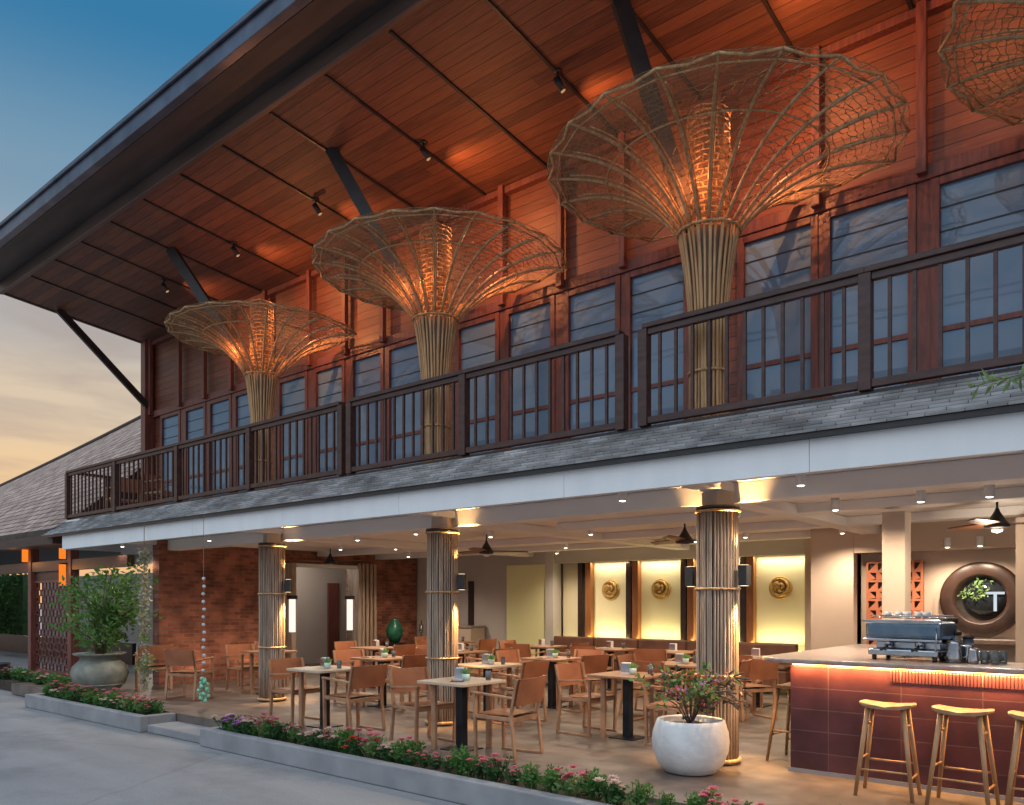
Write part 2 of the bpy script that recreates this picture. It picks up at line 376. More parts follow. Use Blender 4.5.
M['roundglass'] = mat_glass_dark('round_window_glass', (.7,.9,.9), .02)
M['hedge'] = mat_leaf('hedge_leaves', (.02,.06,.015), (.06,.14,.035))
M['lamp'] = mat_emit('spot_face', (1,.78,.5), 3.5)
M['led'] = mat_emit('warm_led', (1,.52,.16), 9)
M['ledy'] = mat_emit('yellow_led', (1,.85,.35), 7)
M['ambertube'] = mat_emit('amber_lamp', (1,.22,.02), 1.1)
M['cream'] = mat_noise('cream_alcove_panel', (.72,.67,.45), (.78,.73,.51), .8, .6)
M['dimlens'] = mat_emit('shielded_lens', (1,.6,.3), .5)
M['dl'] = mat_emit('downlight_lens', (1,.9,.75), 14)
M['coolt'] = mat_emit('white_tube', (1,.90,.80), 1.1)
M['fanwood'] = mat_noise('fan_blade_wood', (.16,.06,.03), (.26,.10,.05), 5, .4, .05, (1,6,1))
M['neutral_white'] = mat_emit('lit_sign_letter', (.85,.92,1), .8)

def gauze():
    m = bpy.data.materials.new('gauze_cloth'); m.use_nodes = True; t = m.node_tree; t.nodes.clear(); n = t.nodes.new; l = t.links.new
    d = n('ShaderNodeBsdfDiffuse'); d.inputs[0].default_value = (.42,.28,.17,1)
    tr = n('ShaderNodeBsdfTranslucent'); tr.inputs[0].default_value = (.42,.26,.15,1)
    tp = n('ShaderNodeBsdfTransparent'); tp.inputs[0].default_value = (1,.93,.85,1)
    a = n('ShaderNodeMixShader'); a.inputs[0].default_value = .4; l(d.outputs[0], a.inputs[1]); l(tr.outputs[0], a.inputs[2])
    lw = n('ShaderNodeLayerWeight'); lw.inputs['Blend'].default_value = .35
    mr = n('ShaderNodeMapRange'); mr.inputs['To Min'].default_value = .20; mr.inputs['To Max'].default_value = .72; l(lw.outputs['Facing'], mr.inputs['Value'])
    b = n('ShaderNodeMixShader'); l(mr.outputs[0], b.inputs[0]); l(tp.outputs[0], b.inputs[1]); l(a.outputs[0], b.inputs[2])
    o = n('ShaderNodeOutputMaterial'); l(b.outputs[0], o.inputs[0]); return m
M['gauze'] = gauze()

def lamp(name, kind, loc, energy, color, size=.05, aim=None, spot=60, blend=.6, sy=None):
    d = bpy.data.lights.new(name, kind); d.energy = energy; d.color = color
    if kind == 'AREA':
        d.size = size
        if sy: d.shape = 'RECTANGLE'; d.size_y = sy
    else: d.shadow_soft_size = size
    if kind == 'SPOT': d.spot_size = R(spot); d.spot_blend = blend
    if name == 'trumpet_uplight': d.specular_factor = .15
    o = bpy.data.objects.new(name, d); sc.collection.objects.link(o); o.location = loc
    if aim is not None: o.rotation_euler = (Vector(aim)-Vector(loc)).to_track_quat('-Z','Y').to_euler()
    return o
WARM = (1, .55, .20); ORANGE = (1, .36, .12); SOFT = (1, .78, .57)

# ------------------------------------------------------------------ ground
g = MB(); g.box(-400, 400, -400, 500, -.6, -.22)
tag(g.build('driveway_ground', M['drive']), kind='structure')
g = MB(); g.box(-17.6, 8, 5.75, 20, -.2, 0); tag(g.build('terrace_floor', M['floor']), kind='structure')
g = MB(); g.box(-60, -17.602, 6.4, 30, -.2, .0); tag(g.build('pavement', M['drive']), kind='structure')
g = MB(); g.box(-11.05, -9.55, 5.3, 5.745, -.215, -.11); tag(g.build('entry_step', M['planterwall'], bevel=.01), kind='structure')

def planter(x0, x1, y0, label, back=5.745):
    t = thing('flower_planter', label, 'planter', ((x0+x1)/2, y0, -.22))
    cx, cy, cz = (x0+x1)/2, y0, -.22
    w = MB(); w.box(x0-cx, x1-cx, 0, .13, .003, .225)
    w.box(x0-cx, x0-cx+.12, .13, back-y0, .003, .222); w.box(x1-cx-.12, x1-cx, .13, back-y0, .003, .222)
    w.build('planter_wall', M['planterwall'], t, bevel=.012)
    s = MB(); n = 60
    for i in range(n):
        for j in range(4):
            xa = x0-cx+.12+(x1-x0-.24)*i/n; xb = x0-cx+.12+(x1-x0-.24)*(i+1)/n
            ya = .13+(back-y0-.13)*j/4; yb = .13+(back-y0-.13)*(j+1)/4
            h = lambda a, b: .19+.015*math.sin(a*7+b*5)
            s.quad((xa,ya,h(xa,ya)),(xb,ya,h(xb,ya)),(xb,yb,h(xb,yb)),(xa,yb,h(xa,yb)))
    s.build('soil', M['soil'], t); return t
planter(-15.35, -11.1, 5.22, 'low grey cement planter of flowers in front of the stone urn')
planter(-9.5, 2.0, 5.22, 'long low grey cement planter of flowers along the dining terrace')

# ------------------------------------------------------------------ building
B = thing('restaurant_building', 'two storey restaurant with red timber upper wall, white fascia and deep eaves', 'building', (0,0,0))
WX0, WX1 = -17.45, 6.0
WINS = [(-17.0,-16.25),(-15.97,-15.22),(-15.0,-14.27),(-14.06,-13.32),(-12.6,-11.8),(-11.52,-10.77),(-10.51,-9.79),(-9.62,-8.87),
        (-8.1,-7.36),(-7.15,-6.39),(-6.13,-5.38),(-5.2,-4.44),(-3.74,-2.96),(-2.8,-2.02),(-1.78,-.98),(-.75,.1),(.35,1.2)]
HZ = 5.60; SZ = 3.42
w = MB()
w.box(WX0, WX1, 8.5, 8.62, HZ+.12, 7.36)                       # cladding above heads
xs = [WX0] + [v for p in WINS for v in p] + [WX1]
for i in range(0, len(xs), 2):
    w.box(xs[i], xs[i+1], 8.53, 8.62, 3.3, HZ+.12)
w.box(WX0, WX1, 8.53, 8.62, 3.3, SZ-.001)
w.box(WX0, WX0+.1, 8.62, 16, 3.3, 7.36)
w.build('upper_wall', M['redwood_wall'], B)
for i in range(0, len(xs), 2):
    if xs[i+1]-xs[i] < .6 and i > 0:
        q = MB(); q.box(xs[i]+.056, xs[i+1]-.056, 8.475, 8.528, 3.42, HZ+.058); q.build('stile', M['frame_wood'], B)
fr = MB(); fr.box(WX0, WX1, 8.44, 8.5-.002, HZ+.06, HZ+.2); fr.build('head_beam', M['frame_wood'], B, bevel=.008)
for (a, b) in WINS:
    f = MB(); e = .055
    f.box(a-e, a+.02, 8.46, 8.56, SZ, HZ+.055); f.box(b-.02, b+e, 8.46, 8.56, SZ, HZ+.055)
    f.box(a+.021, b-.021, 8.46, 8.56, HZ-.02, HZ+.055); f.box(a+.021, b-.021, 8.46, 8.56, SZ, SZ+.1)
    fo = f.build('window', M['frame_wood'], B, bevel=.004)
    p = MB(); p.box(a+.021, b-.021, 8.51, 8.52, SZ+.101, HZ-.021); p.build('pane', M['glass'], fo)
    m_ = MB(); m_.box(a+.022, b-.022, 8.485, 8.508, 4.18, 4.23); m_.build('muntin', M['frame_wood'], fo)
    for z in (5.37,5.14,4.92):  # dark strips stand in for street cables reflected in the pane
        g_ = MB(); g_.box(a+.022, b-.022, 8.503, 8.509, z-.007, z+.007); g_.build('wire_reflection_line', M['blackm'], fo)
# battens on the wall above the window line
for x in (-17.37,-16.1,-15.1,-14.1,-12.95,-11.6,-10.62,-9.68,-8.5,-7.2,-6.2,-5.25,-3.98,-2.9,-1.9,-.9,.2):
    b_ = MB(); b_.box(x-.045, x+.045, 8.36, 8.437, 5.70, 7.36); b_.build('batten', M['frame_wood'], B, bevel=.006)
cp = MB(); cp.box(-17.62,-17.42,8.3,8.53-.003,3.3,7.34); cp.build('corner_post', M['frame_wood'], B, bevel=.01)
# soffit : slopes gently down towards the wall
def sz(y): return 7.33 + .108*(8.5-y)
so_ = MB()
so_.quad((-17.62,5.63,sz(5.63)),(-17.62,9.0,sz(9.0)),(WX1,9.0,sz(9.0)),(WX1,5.63,sz(5.63)))
so_.quad((-17.62,5.63,sz(5.63)+.06),(WX1,5.63,sz(5.63)+.06),(WX1,9.0,sz(9.0)+.06),(-17.62,9.0,sz(9.0)+.06))
so_.build('soffit', M['soffit'], B)
x = -16.33
while x < 3:
    b_ = MB(); b_.beam((x,5.66,sz(5.66)-.012),(x,8.49,sz(8.49)-.012),.035,.022); b_.build('soffit_batten', M['blackm'], B); x += 1.103
b_ = MB(); b_.box(-17.55, WX1, 8.40, 8.5-.003, sz(8.5)-.09, sz(8.5)-.004); b_.build('wall_plate', M['frame_wood'], B)
e_ = MB(); e_.box(-17.7, WX1, 5.55, 5.628, sz(5.63)-.03, 7.86); e_.build('eave_trim', M['trim2'], B, bevel=.01)
e_ = MB()
e_.box(-17.75, WX1, 5.02, 5.548, 7.80, 7.86); e_.build('eave_underside', M['dark_trim'], B)
e_ = MB(); e_.box(-17.78, WX1, 4.90, 5.018, 7.80, 8.04); e_.box(-17.78, WX1, 4.86, 4.898, 8.0, 8.06); e_.build('gutter', M['gutter'], B, bevel=.01)
rf = MB()
rf.quad((-17.8,4.9,8.05),(WX1,4.9,8.05),(WX1,13,12.0),(-15.5,13,12.0))
rf.quad((-17.8,4.9,8.05),(-15.5,13,12.0),(-17.8,20,8.05))
rf.quad((-17.8,4.9,7.87),(-17.8,20,7.87),(WX1,20,7.87),(WX1,4.9,7.87))
rf.quad((-17.8,4.9,7.87),(-17.8,4.9,8.05),(-17.8,20,8.05),(-17.8,20,7.87))
rf.quad((WX1,13,12.0),(WX1,20,8.05),(-17.8,20,8.05),(-15.5,13,12.0))
rf.build('main_roof', M['dark_trim'], B)
gb = MB(); gb.beam((-17.66,5.60,sz(5.6)+.10),(-17.66,9.0,sz(9.0)+.10),.06,.24); gb.quad((-17.7,9,7.25),(-17.7,20,7.25),(-17.7,20,7.87),(-17.7,9,7.87)); gb.build('barge_board', M['dark_trim'], B)
# end brace
br = MB(); br.beam((-17.45,8.42,5.87),(-17.45,6.55,sz(6.55)-.01),.07,.14); br.build('eave_brace', M['steel'], B)
# slab, shingle skirt, fascia
sl = MB(); sl.box(-17.2, WX1, 6.99, 16, 2.97, 3.3-.002); sl.box(-17.2, WX1, 6.6, 6.985, 2.90, 2.94); sl.box(-17.9,-17.2,6.85,16,3.05,3.298); sl.build('floor_slab', M['white'], B)
sk_ = MB(); n = 10
for i in range(n):
    t0, t1 = i/n, (i+1)/n
    y0, z0 = 6.42+.56*t0, 2.945+.375*t0; y1, z1 = 6.42+.56*t1, 2.945+.375*t1
    sk_.beam((-5.85+0, (y0+y1)/2-.04, (z0+z1)/2+.002*i), (-5.85, (y0+y1)/2+.045, (z0+z1)/2+.002*i+.03), 24.2, .016, (0,0,1))
sk_.build('shingle_skirt', M['shingle'], B)
e_ = MB(); e_.box(-17.95, WX1, 6.43, 6.497, 2.915, 2.955); e_.build('skirt_edge', M['blackm'], B)
e_ = MB(); e_.box(-17.95, WX1, 6.9, 6.99, 3.26, 3.325); e_.build('balcony_kerb', M['blackm'], B)
fa = MB()
xx = [-17.13,-14.15,-12.05,-9.6,-7.2,-4.75,-2.3,.1,3,6.0]
for a, b in zip(xx, xx[1:]): fa.box(a+.0025, b-.0025, 6.5, 6.58, 2.65, 2.935)
fa.box(-17.13,-17.05,6.58,8.6,2.65,2.925)
M['fascia'] = mat_noise('weathered_white_fascia', (.74,.765,.78), (.80,.82,.83), 1.2, .6, .05, (3.5,1,.5), bscale=30)
fa.build('white_fascia', M['fascia'], B)
ce = MB(); ce.box(-17.04, WX1, 6.581, 7.58, 2.80, 2.86); ce.box(-17.04, WX1, 7.86, 16, 2.74, 2.79); ce.build('ceiling', M['ceil'], B)
for y, x0 in ((7.72,-17.0),(9.4,-6.9),(11.2,-15.0),(12.9,-15.0)):
    b_ = MB(); b_.box(x0, WX1, y-.13, y+.13, 2.60 if y < 8 else 2.63, 2.80 if y < 8 else 2.738); b_.build('ceiling_beam', M['ceil'], B, bevel=.006)
for x in (-15.2,-11.3,-7.42,-3.55,.33):
    for (ya, yb) in ((7.852,9.268),(9.532,11.068),(11.332,12.768),(13.032,14.18)):
        pass
    b_ = MB(); b_.box(x-.13, x+.13, 7.852, 14.15, 2.615, 2.737); b_.build('cross_beam', M['ceil'], B, bevel=.006)
    b_ = MB(); b_.box(x-.12, x+.12, 6.584, 7.588, 2.70, 2.798); b_.build('cross_beam', M['ceil'], B, bevel=.006)

# ------------------------------------------------------------------ interior walls
def wall(name, label, cat, boxes, mat):
    m = MB()
    for b in boxes: m.box(*b)
    return tag(m.build(name, mat), label, cat)
wall('brick_wall', 'tall red brick wall closing the left end of the dining terrace', 'wall',
     [(-15.25,-15.0,7.42,10.15,0,2.9),(-15.25,-15.0,12.1,14.15,0,2.9),(-15.25,-15.0,10.15,12.1,2.45,2.9)], M['brick'])
wall('corridor_wall', 'plain grey corridor wall seen through the opening in the brick wall', 'wall',
     [(-17.5,-17.3,9.6,15,0,2.9),(-17.3,-15.25,14.2,14.4,0,2.9)], M['greywall'])
dj = MB(); dj.box(-17.299,-17.24,13.1,13.45,0,2.1); tag(dj.build('corridor_door', M['frame_wood']), 'dark brown door in the grey corridor wall', 'door')
jb = thing('wooden_portal', 'grey timber portal with fluted jamb around the brick wall opening', 'portal', (-14.95,11.2,0))
j = MB(); j.box(-.25,.12,.9,1.06,0.0,2.45)
j.build('jamb', M['cane_low'], jb); j = MB(); j.box(-.25,.12,-.92,-.8,0.0,2.45); j.build('jamb', M['cane_low'], jb)
j = MB()
for k in range(5): j.box(.122,.15,.1+.9+.0+k*.12-.1,.1+.9+k*.12-.03,0,2.5)
j.build('fluting', M['cane_low'], jb)
j = MB(); j.box(-.25,.12,-.79,.89,2.38,2.45); j.build('lintel', M['ceil'], jb)
for (y, lab) in ((10.22,'white glowing tube lamp on the near jamb of the portal'),(11.78,'white glowing tube lamp on the far jamb of the portal')):
    t = thing('tube_lamp', lab, 'wall lamp', (-14.72,y,0), 0, 'tube lamps at the portal')
    a = MB(); a.box(-.08,.08,-.08,.08,1.661,1.74); a.build('lamp_cap', M['blackm'], t)
    a = MB(); a.lathe([(.0,.95),(.07,.95),(.07,1.66),(0,1.66)],12); a.build('diffuser', M['coolt'], t)
wall('grey_back_wall', 'plain warm grey back wall with a low wainscot behind the tables', 'wall', [(-15.25,-10.78,14.2,14.35,0,2.9)], M['greywall'])
p = MB(); p.box(-11.98,-10.79,14.15,14.198,.25,2.44); tag(p.build('yellow_wall_panel', M['yellow']), 'tall pale yellow panel on the back wall beside the grey pier', 'wall panel')
p = MB(); p.box(-10.775,-10.56,14.05,14.35,0,2.9); tag(p.build('grey_pier', M['greywall']), 'narrow grey pier between the yellow panel and the lit alcove', 'pier')
wall('alcove_wall', 'cream back wall of the lit alcove with four gilded medallions', 'wall',
     [(-10.56,-5.05,14.42,14.5,0,2.9)], M['cream'])
wall('alcove_header', 'plain grey header over the lit alcove', 'wall header', [(-10.56,-5.05,14.1,14.3,2.45,2.9)], M['greywall'])
wall('tan_pier', 'broad smooth tan plaster pier between alcove and bar', 'wall', [(-5.05,-4.86,14.05,14.7,0,2.9),(-4.44,-3.8,12.62,12.8,0,2.9),(-4.44,-4.3,12.8,14.7,0,2.9)], M['tanwall'])
wall('bar_back_wall', 'tan plaster wall behind the bar holding the round window', 'wall', [(-3.8,6,13.0,13.15,0,2.9),(-3.79,6,12.6,12.99,2.34,2.86)], M['tanwall'])
wall('bar_pillar', 'square cream pillar standing behind the espresso machine', 'pillar', [(-2.5,-2.27,9.3,9.55,0,2.58)], M['tanwall'])
wall('bar_pillar', 'square cream pillar beside the round window at the right', 'pillar', [(-1.47,-1.2,10.9,11.06,0,2.58)], M['tanwall'])
sw = wall('rear_wall', 'plain rear wall closing the upper storey', 'wall', [(-17.4,6,15.9,16,0,7.3),(5.9,6,8.7,15.9,0,7.3)], M['greywall'])
# slats of the alcove
for (a, b) in ((-10.12,-9.72),(-8.9,-8.55),(-7.64,-7.3),(-6.4,-6.08)):
    t = thing('timber_fin', 'pair of orange brown timber fins dividing the lit alcove', 'timber fin', ((a+b)/2,14.3,.76), 0, 'timber fins of the alcove')
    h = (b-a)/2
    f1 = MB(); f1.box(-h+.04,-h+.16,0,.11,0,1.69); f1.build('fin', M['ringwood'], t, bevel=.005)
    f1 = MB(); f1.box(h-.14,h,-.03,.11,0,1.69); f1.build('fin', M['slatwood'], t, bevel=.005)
# gilded medallions
md = thing('gilded_medallion', '', 'wall ornament', (0,0,0))
m_ = MB(); rnd = random.Random(3)
m_.lathe([(.0,.02),(.17,.02),(.2,.035),(.215,.02),(.215,0),(0,0)],28,axis='y')
m_.build('disc', M['brass'], md)
m_ = MB()
for k in range(26):
    a = rnd.random()*2*PI; r = rnd.random()*.15
    pts = []
    for q in range(6):
        pts.append((r*math.cos(a), -.04-.02*math.sin(q), r*math.sin(a))); a += .5; r = min(.19, r+.01*rnd.random())
    m_.tube(pts, [.012,.018,.02,.018,.014,.006], 6)
m_.build('relief', M['brass'], md)
used = [False]
for x, lab in ((-9.3,'round gilded medallion on the first lit panel from the yellow wall panel'),(-8.09,'round gilded medallion on the second lit panel of the alcove'),
               (-6.85,'round gilded medallion on the lit panel hidden behind the bamboo column'),(-5.62,'round gilded medallion on the lit panel nearest the bar')):
    place(md, used, (x,14.415,1.86), 0, lab, 'gilded medallions')
    lamp('alcove_wash','AREA',(x,14.27,.84),5.5,(1,.86,.40),1.0,(x,14.42,1.9),sy=.06)
    lamp('alcove_wash','AREA',(x,14.29,2.43),6,(1,.85,.55),1.0,(x,14.42,1.5),sy=.04)  # upper wash has no fixture, added to even out the panels
# LED cove mesh lying behind the bench
ld = MB(); ld.box(-10.5,-5.1,14.31,14.35,.70,.72); tag(ld.build('cove_light_strip', M['ledy']), 'thin yellow light strip hidden behind the bench back', 'light strip')
bn = thing('wall_bench', 'long brown upholstered bench under the lit alcove panels', 'bench', (-7.8,13.8,0))
q = MB(); q.box(-2.7,2.65,-.35,.15,.12,.42); q.build('seat_base', M['bench'], bn, bevel=.03)
for k in range(5):
    q = MB(); q.box(-2.68+k*1.066,-2.68+k*1.066+1.05,-.36,.14,.421,.50); q.build('cushion', M['bench'], bn, bevel=.03)
    q = MB(); q.box(-2.68+k*1.066,-2.68+k*1.066+1.05,.141,.29,.43,.86); q.build('backrest', M['bench'], bn, bevel=.03)
sb = thing('low_sideboard', 'low tan service counter against the grey back wall', 'sideboard', (-13.2,13.9,0))
q = MB(); q.box(-.45,.55,-.25,.24,.0,1.0); q.build('cabinet', M['tanwall'], sb, bevel=.01); q = MB(); q.box(-.48,.58,-.28,.25,1.002,1.04); q.build('top', M['bartop'], sb)
# red breeze-block screens
for x0, x1, lab in ((-3.69,-3.38,'tall narrow terracotta block screen left of the cream pillar'),(-3.16,-2.9,'tall narrow terracotta block screen right of the cream pillar')):
    t = thing('terracotta_screen', lab, 'screen', ((x0+x1)/2,12.9,0.9), 0, 'terracotta screens behind the bar')
    h = (x1-x0)/2
    f = MB(); f.box(-h,h,.03,.06,0,1.3); f.build('backing', M['ringwood'], t)
    f = MB()
    f.box(-h,-h+.03,-.02,.029,0,1.3); f.box(h-.03,h,-.02,.029,0,1.3); f.box(-.012,.012,-.02,.029,0,1.3)
    for k in range(10): f.box(-h+.031,-.013,-.02,.028,k*.143,k*.143+.03); f.box(.013,h-.031,-.02,.028,k*.143,k*.143+.03)
    for k in range(9):
        for s in (-1,1):
            z0 = k*.143+.03; xa, xb = (-h+.03,-.012) if s < 0 else (.012,h-.03)
            if (k+s)%2: f.quad((xa,-.018,z0),(xb,-.018,z0),(xb,-.018,z0+.113),(xa+.04,-.018,z0+.03))
            else: f.quad((xa,-.018,z0),(xb,-.018,z0+.02),(xa+.02,-.018,z0+.113),(xa,-.018,z0+.113))
    f.build('blocks', M['terracotta'], t)
# round window
rw = thing('round_window', 'round window in a broad dark turned wood ring behind the bar', 'round window', (-2.16,12.98,1.64))
r_ = MB(); r_.lathe([(.30,0),(.315,.02),(.345,.09),(.36,.10),(.49,.085),(.525,.07),(.53,.05),(.53,0)],48,axis='y'); r_.build('ring', M['ringwood'], rw)
r_ = MB(); r_.lathe([(0,.012),(.34,.012),(.34,.0)],40,axis='y'); r_.build('pane', M['roundglass'], rw)
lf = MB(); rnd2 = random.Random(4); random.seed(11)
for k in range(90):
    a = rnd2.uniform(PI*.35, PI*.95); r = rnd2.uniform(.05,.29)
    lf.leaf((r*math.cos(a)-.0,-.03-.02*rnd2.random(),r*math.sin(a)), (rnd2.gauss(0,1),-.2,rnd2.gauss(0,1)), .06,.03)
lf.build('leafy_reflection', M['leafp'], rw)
tx = bpy.data.curves.new('letter','FONT'); tx.body = 'T'; tx.size = .40; tx.extrude = .004; tx.align_x='CENTER'; tx.align_y='CENTER'
tx.materials.append(M['neutral_white'])
to = bpy.data.objects.new('letter', tx); sc.collection.objects.link(to); to.parent = rw; to.rotation_euler = (R(90),0,0); to.location = (.17,-.03,-.05)
sh = MB(); sh.box(-2.75,.4,12.55,12.97,1.02,1.08); tag(sh.build('back_bar_shelf', M['bartop'], bevel=.006), 'pale shelf running under the round window behind the bar', 'shelf')

# ------------------------------------------------------------------ bar
bar = thing('bar_counter', 'maroon tiled bar with pale stone top and glowing strip under it', 'bar counter', (0,7.5,0))
q = MB(); q.box(-2.83,4,0,.08,0.04,1.02); q.box(-2.83,-2.75,.081,2.9,.04,1.02); q.build('tiled_front', M['bartile'], bar)
q = MB(); x = -1.95
while x < 2.2: q.box(x, x+.018, -.012, -.001, .90, 1.018); x += .026
q.build('reeded_band', M['bartile'], bar)
q = MB(); q.box(-2.85,4,-.006,.075,0,.038); q.build('plinth', M['planterwall'], bar)
def slabtop(mb, pts, z0, z1):
    n = len(pts); b = len(mb.v)
    mb.v += [(x,y,z0) for x,y in pts]+[(x,y,z1) for x,y in pts]
    mb.f.append(tuple(b+i for i in reversed(range(n)))); mb.sm.append(False)
    mb.f.append(tuple(b+n+i for i in range(n))); mb.sm.append(False)
    for i in range(n):
        j = (i+1)%n; mb.f.append((b+i,b+j,b+n+j,b+n+i)); mb.sm.append(False)
cor = [(-3.12+.25-.25*math.cos(a), -.16+.25-.25*math.sin(a)) for a in [PI/2*k/8 for k in range(9)]]
q = MB(); slabtop(q, cor+[(4,-.16),(4,.62),(-2.2,.62),(-2.2,2.95),(-3.12,2.95)], 1.03, 1.075); q.build('counter_top', M['bartop'], bar, bevel=.012)
q = MB(); q.box(-2.8,4,-.035,-.02,1.012,1.028); q.build('light_strip', M['led'], bar)
lamp('bar_strip_glow','AREA',(-.6,7.455,1.012),95,(1,.50,.15),4.4,(-.6,7.475,.4),sy=.02)
# bar stools
st = thing('bar_stool','', 'bar stool')
q = MB(); nx, ny = 14, 8
def seatz(u, v, top):
    x = u*2-1; y = v*2-1
    sad = .018*x*x + .012*math.exp(-(x/.18)**2)*(y*.5-.2)
    return (.752+sad+.0) if top else (.722+.03*(x*x)**2 - .0)
def sx(u, v): 
    x = u*2-1; y = v*2-1
    return (x*.215*(1-.10*y*y), y*.14*(1-.25*x*x*x*x))
b0 = len(q.v)
for t_ in (1,0):
    for i in range(nx+1):
        for j in range(ny+1):
            X_, Y_ = sx(i/nx, j/ny); q.v.append((X_, Y_, seatz(i/nx, j/ny, t_)))
o2 = (nx+1)*(ny+1)
for i in range(nx):
    for j in range(ny):
        a = i*(ny+1)+j; q.f.append((a,a+ny+1,a+ny+2,a+1)); q.sm.append(True)
        a += o2; q.f.append((a,a+1,a+ny+2,a+ny+1)); q.sm.append(True)
for i in range(nx):
    a = i*(ny+1); q.f.append((a,a+o2,a+o2+ny+1,a+ny+1)); q.sm.append(False)
    a += ny; q.f.append((a,a+ny+1,a+o2+ny+1,a+o2)); q.sm.append(False)
for j in range(ny):
    a = j; q.f.append((a,a+1,a+1+o2,a+o2)); q.sm.append(False)
    a = nx*(ny+1)+j; q.f.append((a,a+o2,a+o2+1,a+1)); q.sm.append(False)
q.build('seat', M['stool'], st, bevel=.004)
LP = {}
for sx_ in (-1,1):
    for sy_ in (-1,1):
        q = MB(); a = Vector((sx_*.135,sy_*.085,.728)); b = Vector((sx_*.215,sy_*.165,0)); LP[(sx_,sy_)] = (a,b)
        q.tube([b,a],[.015,.021],10); q.build('leg', M['stool'], st)
def lerp(k, t): a,b = LP[k]; return b.lerp(a,t)
for (k1,k2,t_) in (((-1,-1),(1,-1),.30),((-1,1),(1,1),.36),((-1,-1),(-1,1),.42),((1,-1),(1,1),.24),((1,-1),(1,1),.80),((-1,-1),(-1,1),.80)):
    q = MB(); q.tube([lerp(k1,t_),lerp(k2,t_)],.009,8); q.build('stretcher', M['stool'], st)
used = [False]
for x, y, rz, lab in ((-1.86,7.08,.06,'oak bar stool nearest the free end of the maroon bar front'),(-1.31,7.08,-.04,'oak bar stool in the middle of the three along the bar front'),
                 (-.79,7.08,.05,'oak bar stool cut by the right edge of the photo'),(-3.02,8.05,1.5,'oak bar stool half hidden behind the bar end')):
    place(st, used, (x,y,0), rz, lab, 'bar stools at the maroon bar')
# espresso machine
em = thing('espresso_machine','steel and blue espresso machine on the bar counter','espresso machine',(-1.87,7.86,1.076),R(-8))
q = MB(); q.box(-.3,.3,-.2,.2,.045,.10); q.box(-.28,.28,-.08,.2,.102,.17); q.build('drip_base', M['chrome'], em, bevel=.01)
for s in (-1,1):
    for t_ in (-.15,.15):
        q = MB(); q.tube([(s*.26,t_,0),(s*.26,t_,.045)],.02,10); q.build('foot', M['blackm'], em)
q = MB(); q.beam((-.33,0,.27),(.33,0,.27),.42,.16); q.build('body', M['bluesteel'], em, bevel=.04)
q = MB(); q.box(-.34,.34,-.225,-.212,.34,.365); q.box(-.34,.34,-.225,-.212,.175,.195); q.build('chrome_band', M['chrome'], em, bevel=.003)
q = MB(); 
for k in range(9): q.tube([(-.28+k*.07,-.1,.38),(-.28+k*.07,.18,.38)],.006,6)
q.tube([(-.3,-.14,.40),(.3,-.14,.40)],.008,6); q.tube([(-.3,.18,.40),(.3,.18,.40)],.008,6); q.build('cup_rail', M['chrome'], em)
for s in (-.15,.12):
    q = MB(); q.lathe([(0,0),(.035,0),(.035,.05),(0,.05)],16,(s,-.12,.13)); q.build('group_head', M['chrome'], em)
    q = MB(); q.tube([(s,-.14,.12),(s,-.27,.10)],.013,8); q.build('filter_handle', M['blackm'], em)
q = MB(); q.tube([(.29,-.2,.3),(.31,-.25,.24),(.30,-.24,.09)],.006,8); q.build('steam_wand', M['chrome'], em)
for k in range(5):
    q = MB(); q.lathe([(0,0),(.028,0),(.036,.05),(.032,.05),(.026,.006),(0,.006)],14,(-.2+k*.085,.04*(k%2),.388)); q.build('stacked_cup', M['paper'], em)
gr = thing('coffee_grinder','small coffee grinder with clear brown bean hopper by the machine','grinder',(-1.62,8.1,1.076))
q = MB(); q.box(-.06,.06,-.08,.08,0,.24); q.build('grinder_body', M['blackm'], gr, bevel=.015)
q = MB(); q.lathe([(0,.24),(.05,.242),(.085,.34),(.088,.38),(0,.385)],20); q.build('hopper', M['ringwood'], gr)
used = [False]
jug = thing('steel_jug','','jug'); q = MB(); q.lathe([(0,0),(.05,0),(.052,.04),(.042,.13),(.047,.15),(.043,.15),(.04,.13),(.046,.01),(0,.01)],20); q.build('body', M['chrome'], jug)
q = MB(); q.tube([(.045,0,.12),(.085,0,.11),(.085,0,.05),(.05,0,.03)],.006,8); q.build('handle', M['chrome'], jug)
for x,y,s,lab in ((-1.50,7.74,1.25,'tall steel jug right beside the espresso machine'),(-1.42,7.88,1.05,'middle steel jug between two others on the bar'),(-1.35,7.72,.85,'smallest steel jug on the bar next to the glasses')):
    place(jug, used, (x,y,1.076), .4, lab, 'steel jugs on the bar', s)
def mat_clear():
    m, b = base('clear_glass', .05); b.inputs['Base Color'].default_value=(.75,.82,.86,1); b.inputs['Transmission Weight'].default_value=.85; return m
M['clear'] = mat_clear()
gl = MB(); gl.lathe([(0,0),(.03,0),(.036,.11),(.033,.11),(.028,.008),(0,.008)],18); glo = gl.build('drinking_glass', M['clear']); u0=False
for k,(x,y) in enumerate(((-1.27,7.76),(-1.24,7.88),(-1.19,7.74),(-1.15,7.86))):
    o = glo if k==0 else glo.copy()
    if k: sc.collection.objects.link(o)
    o.location=(x,y,1.076); tag(o,'clear upturned drinking glass on the bar beside the steel jugs','glass','glasses on the bar')
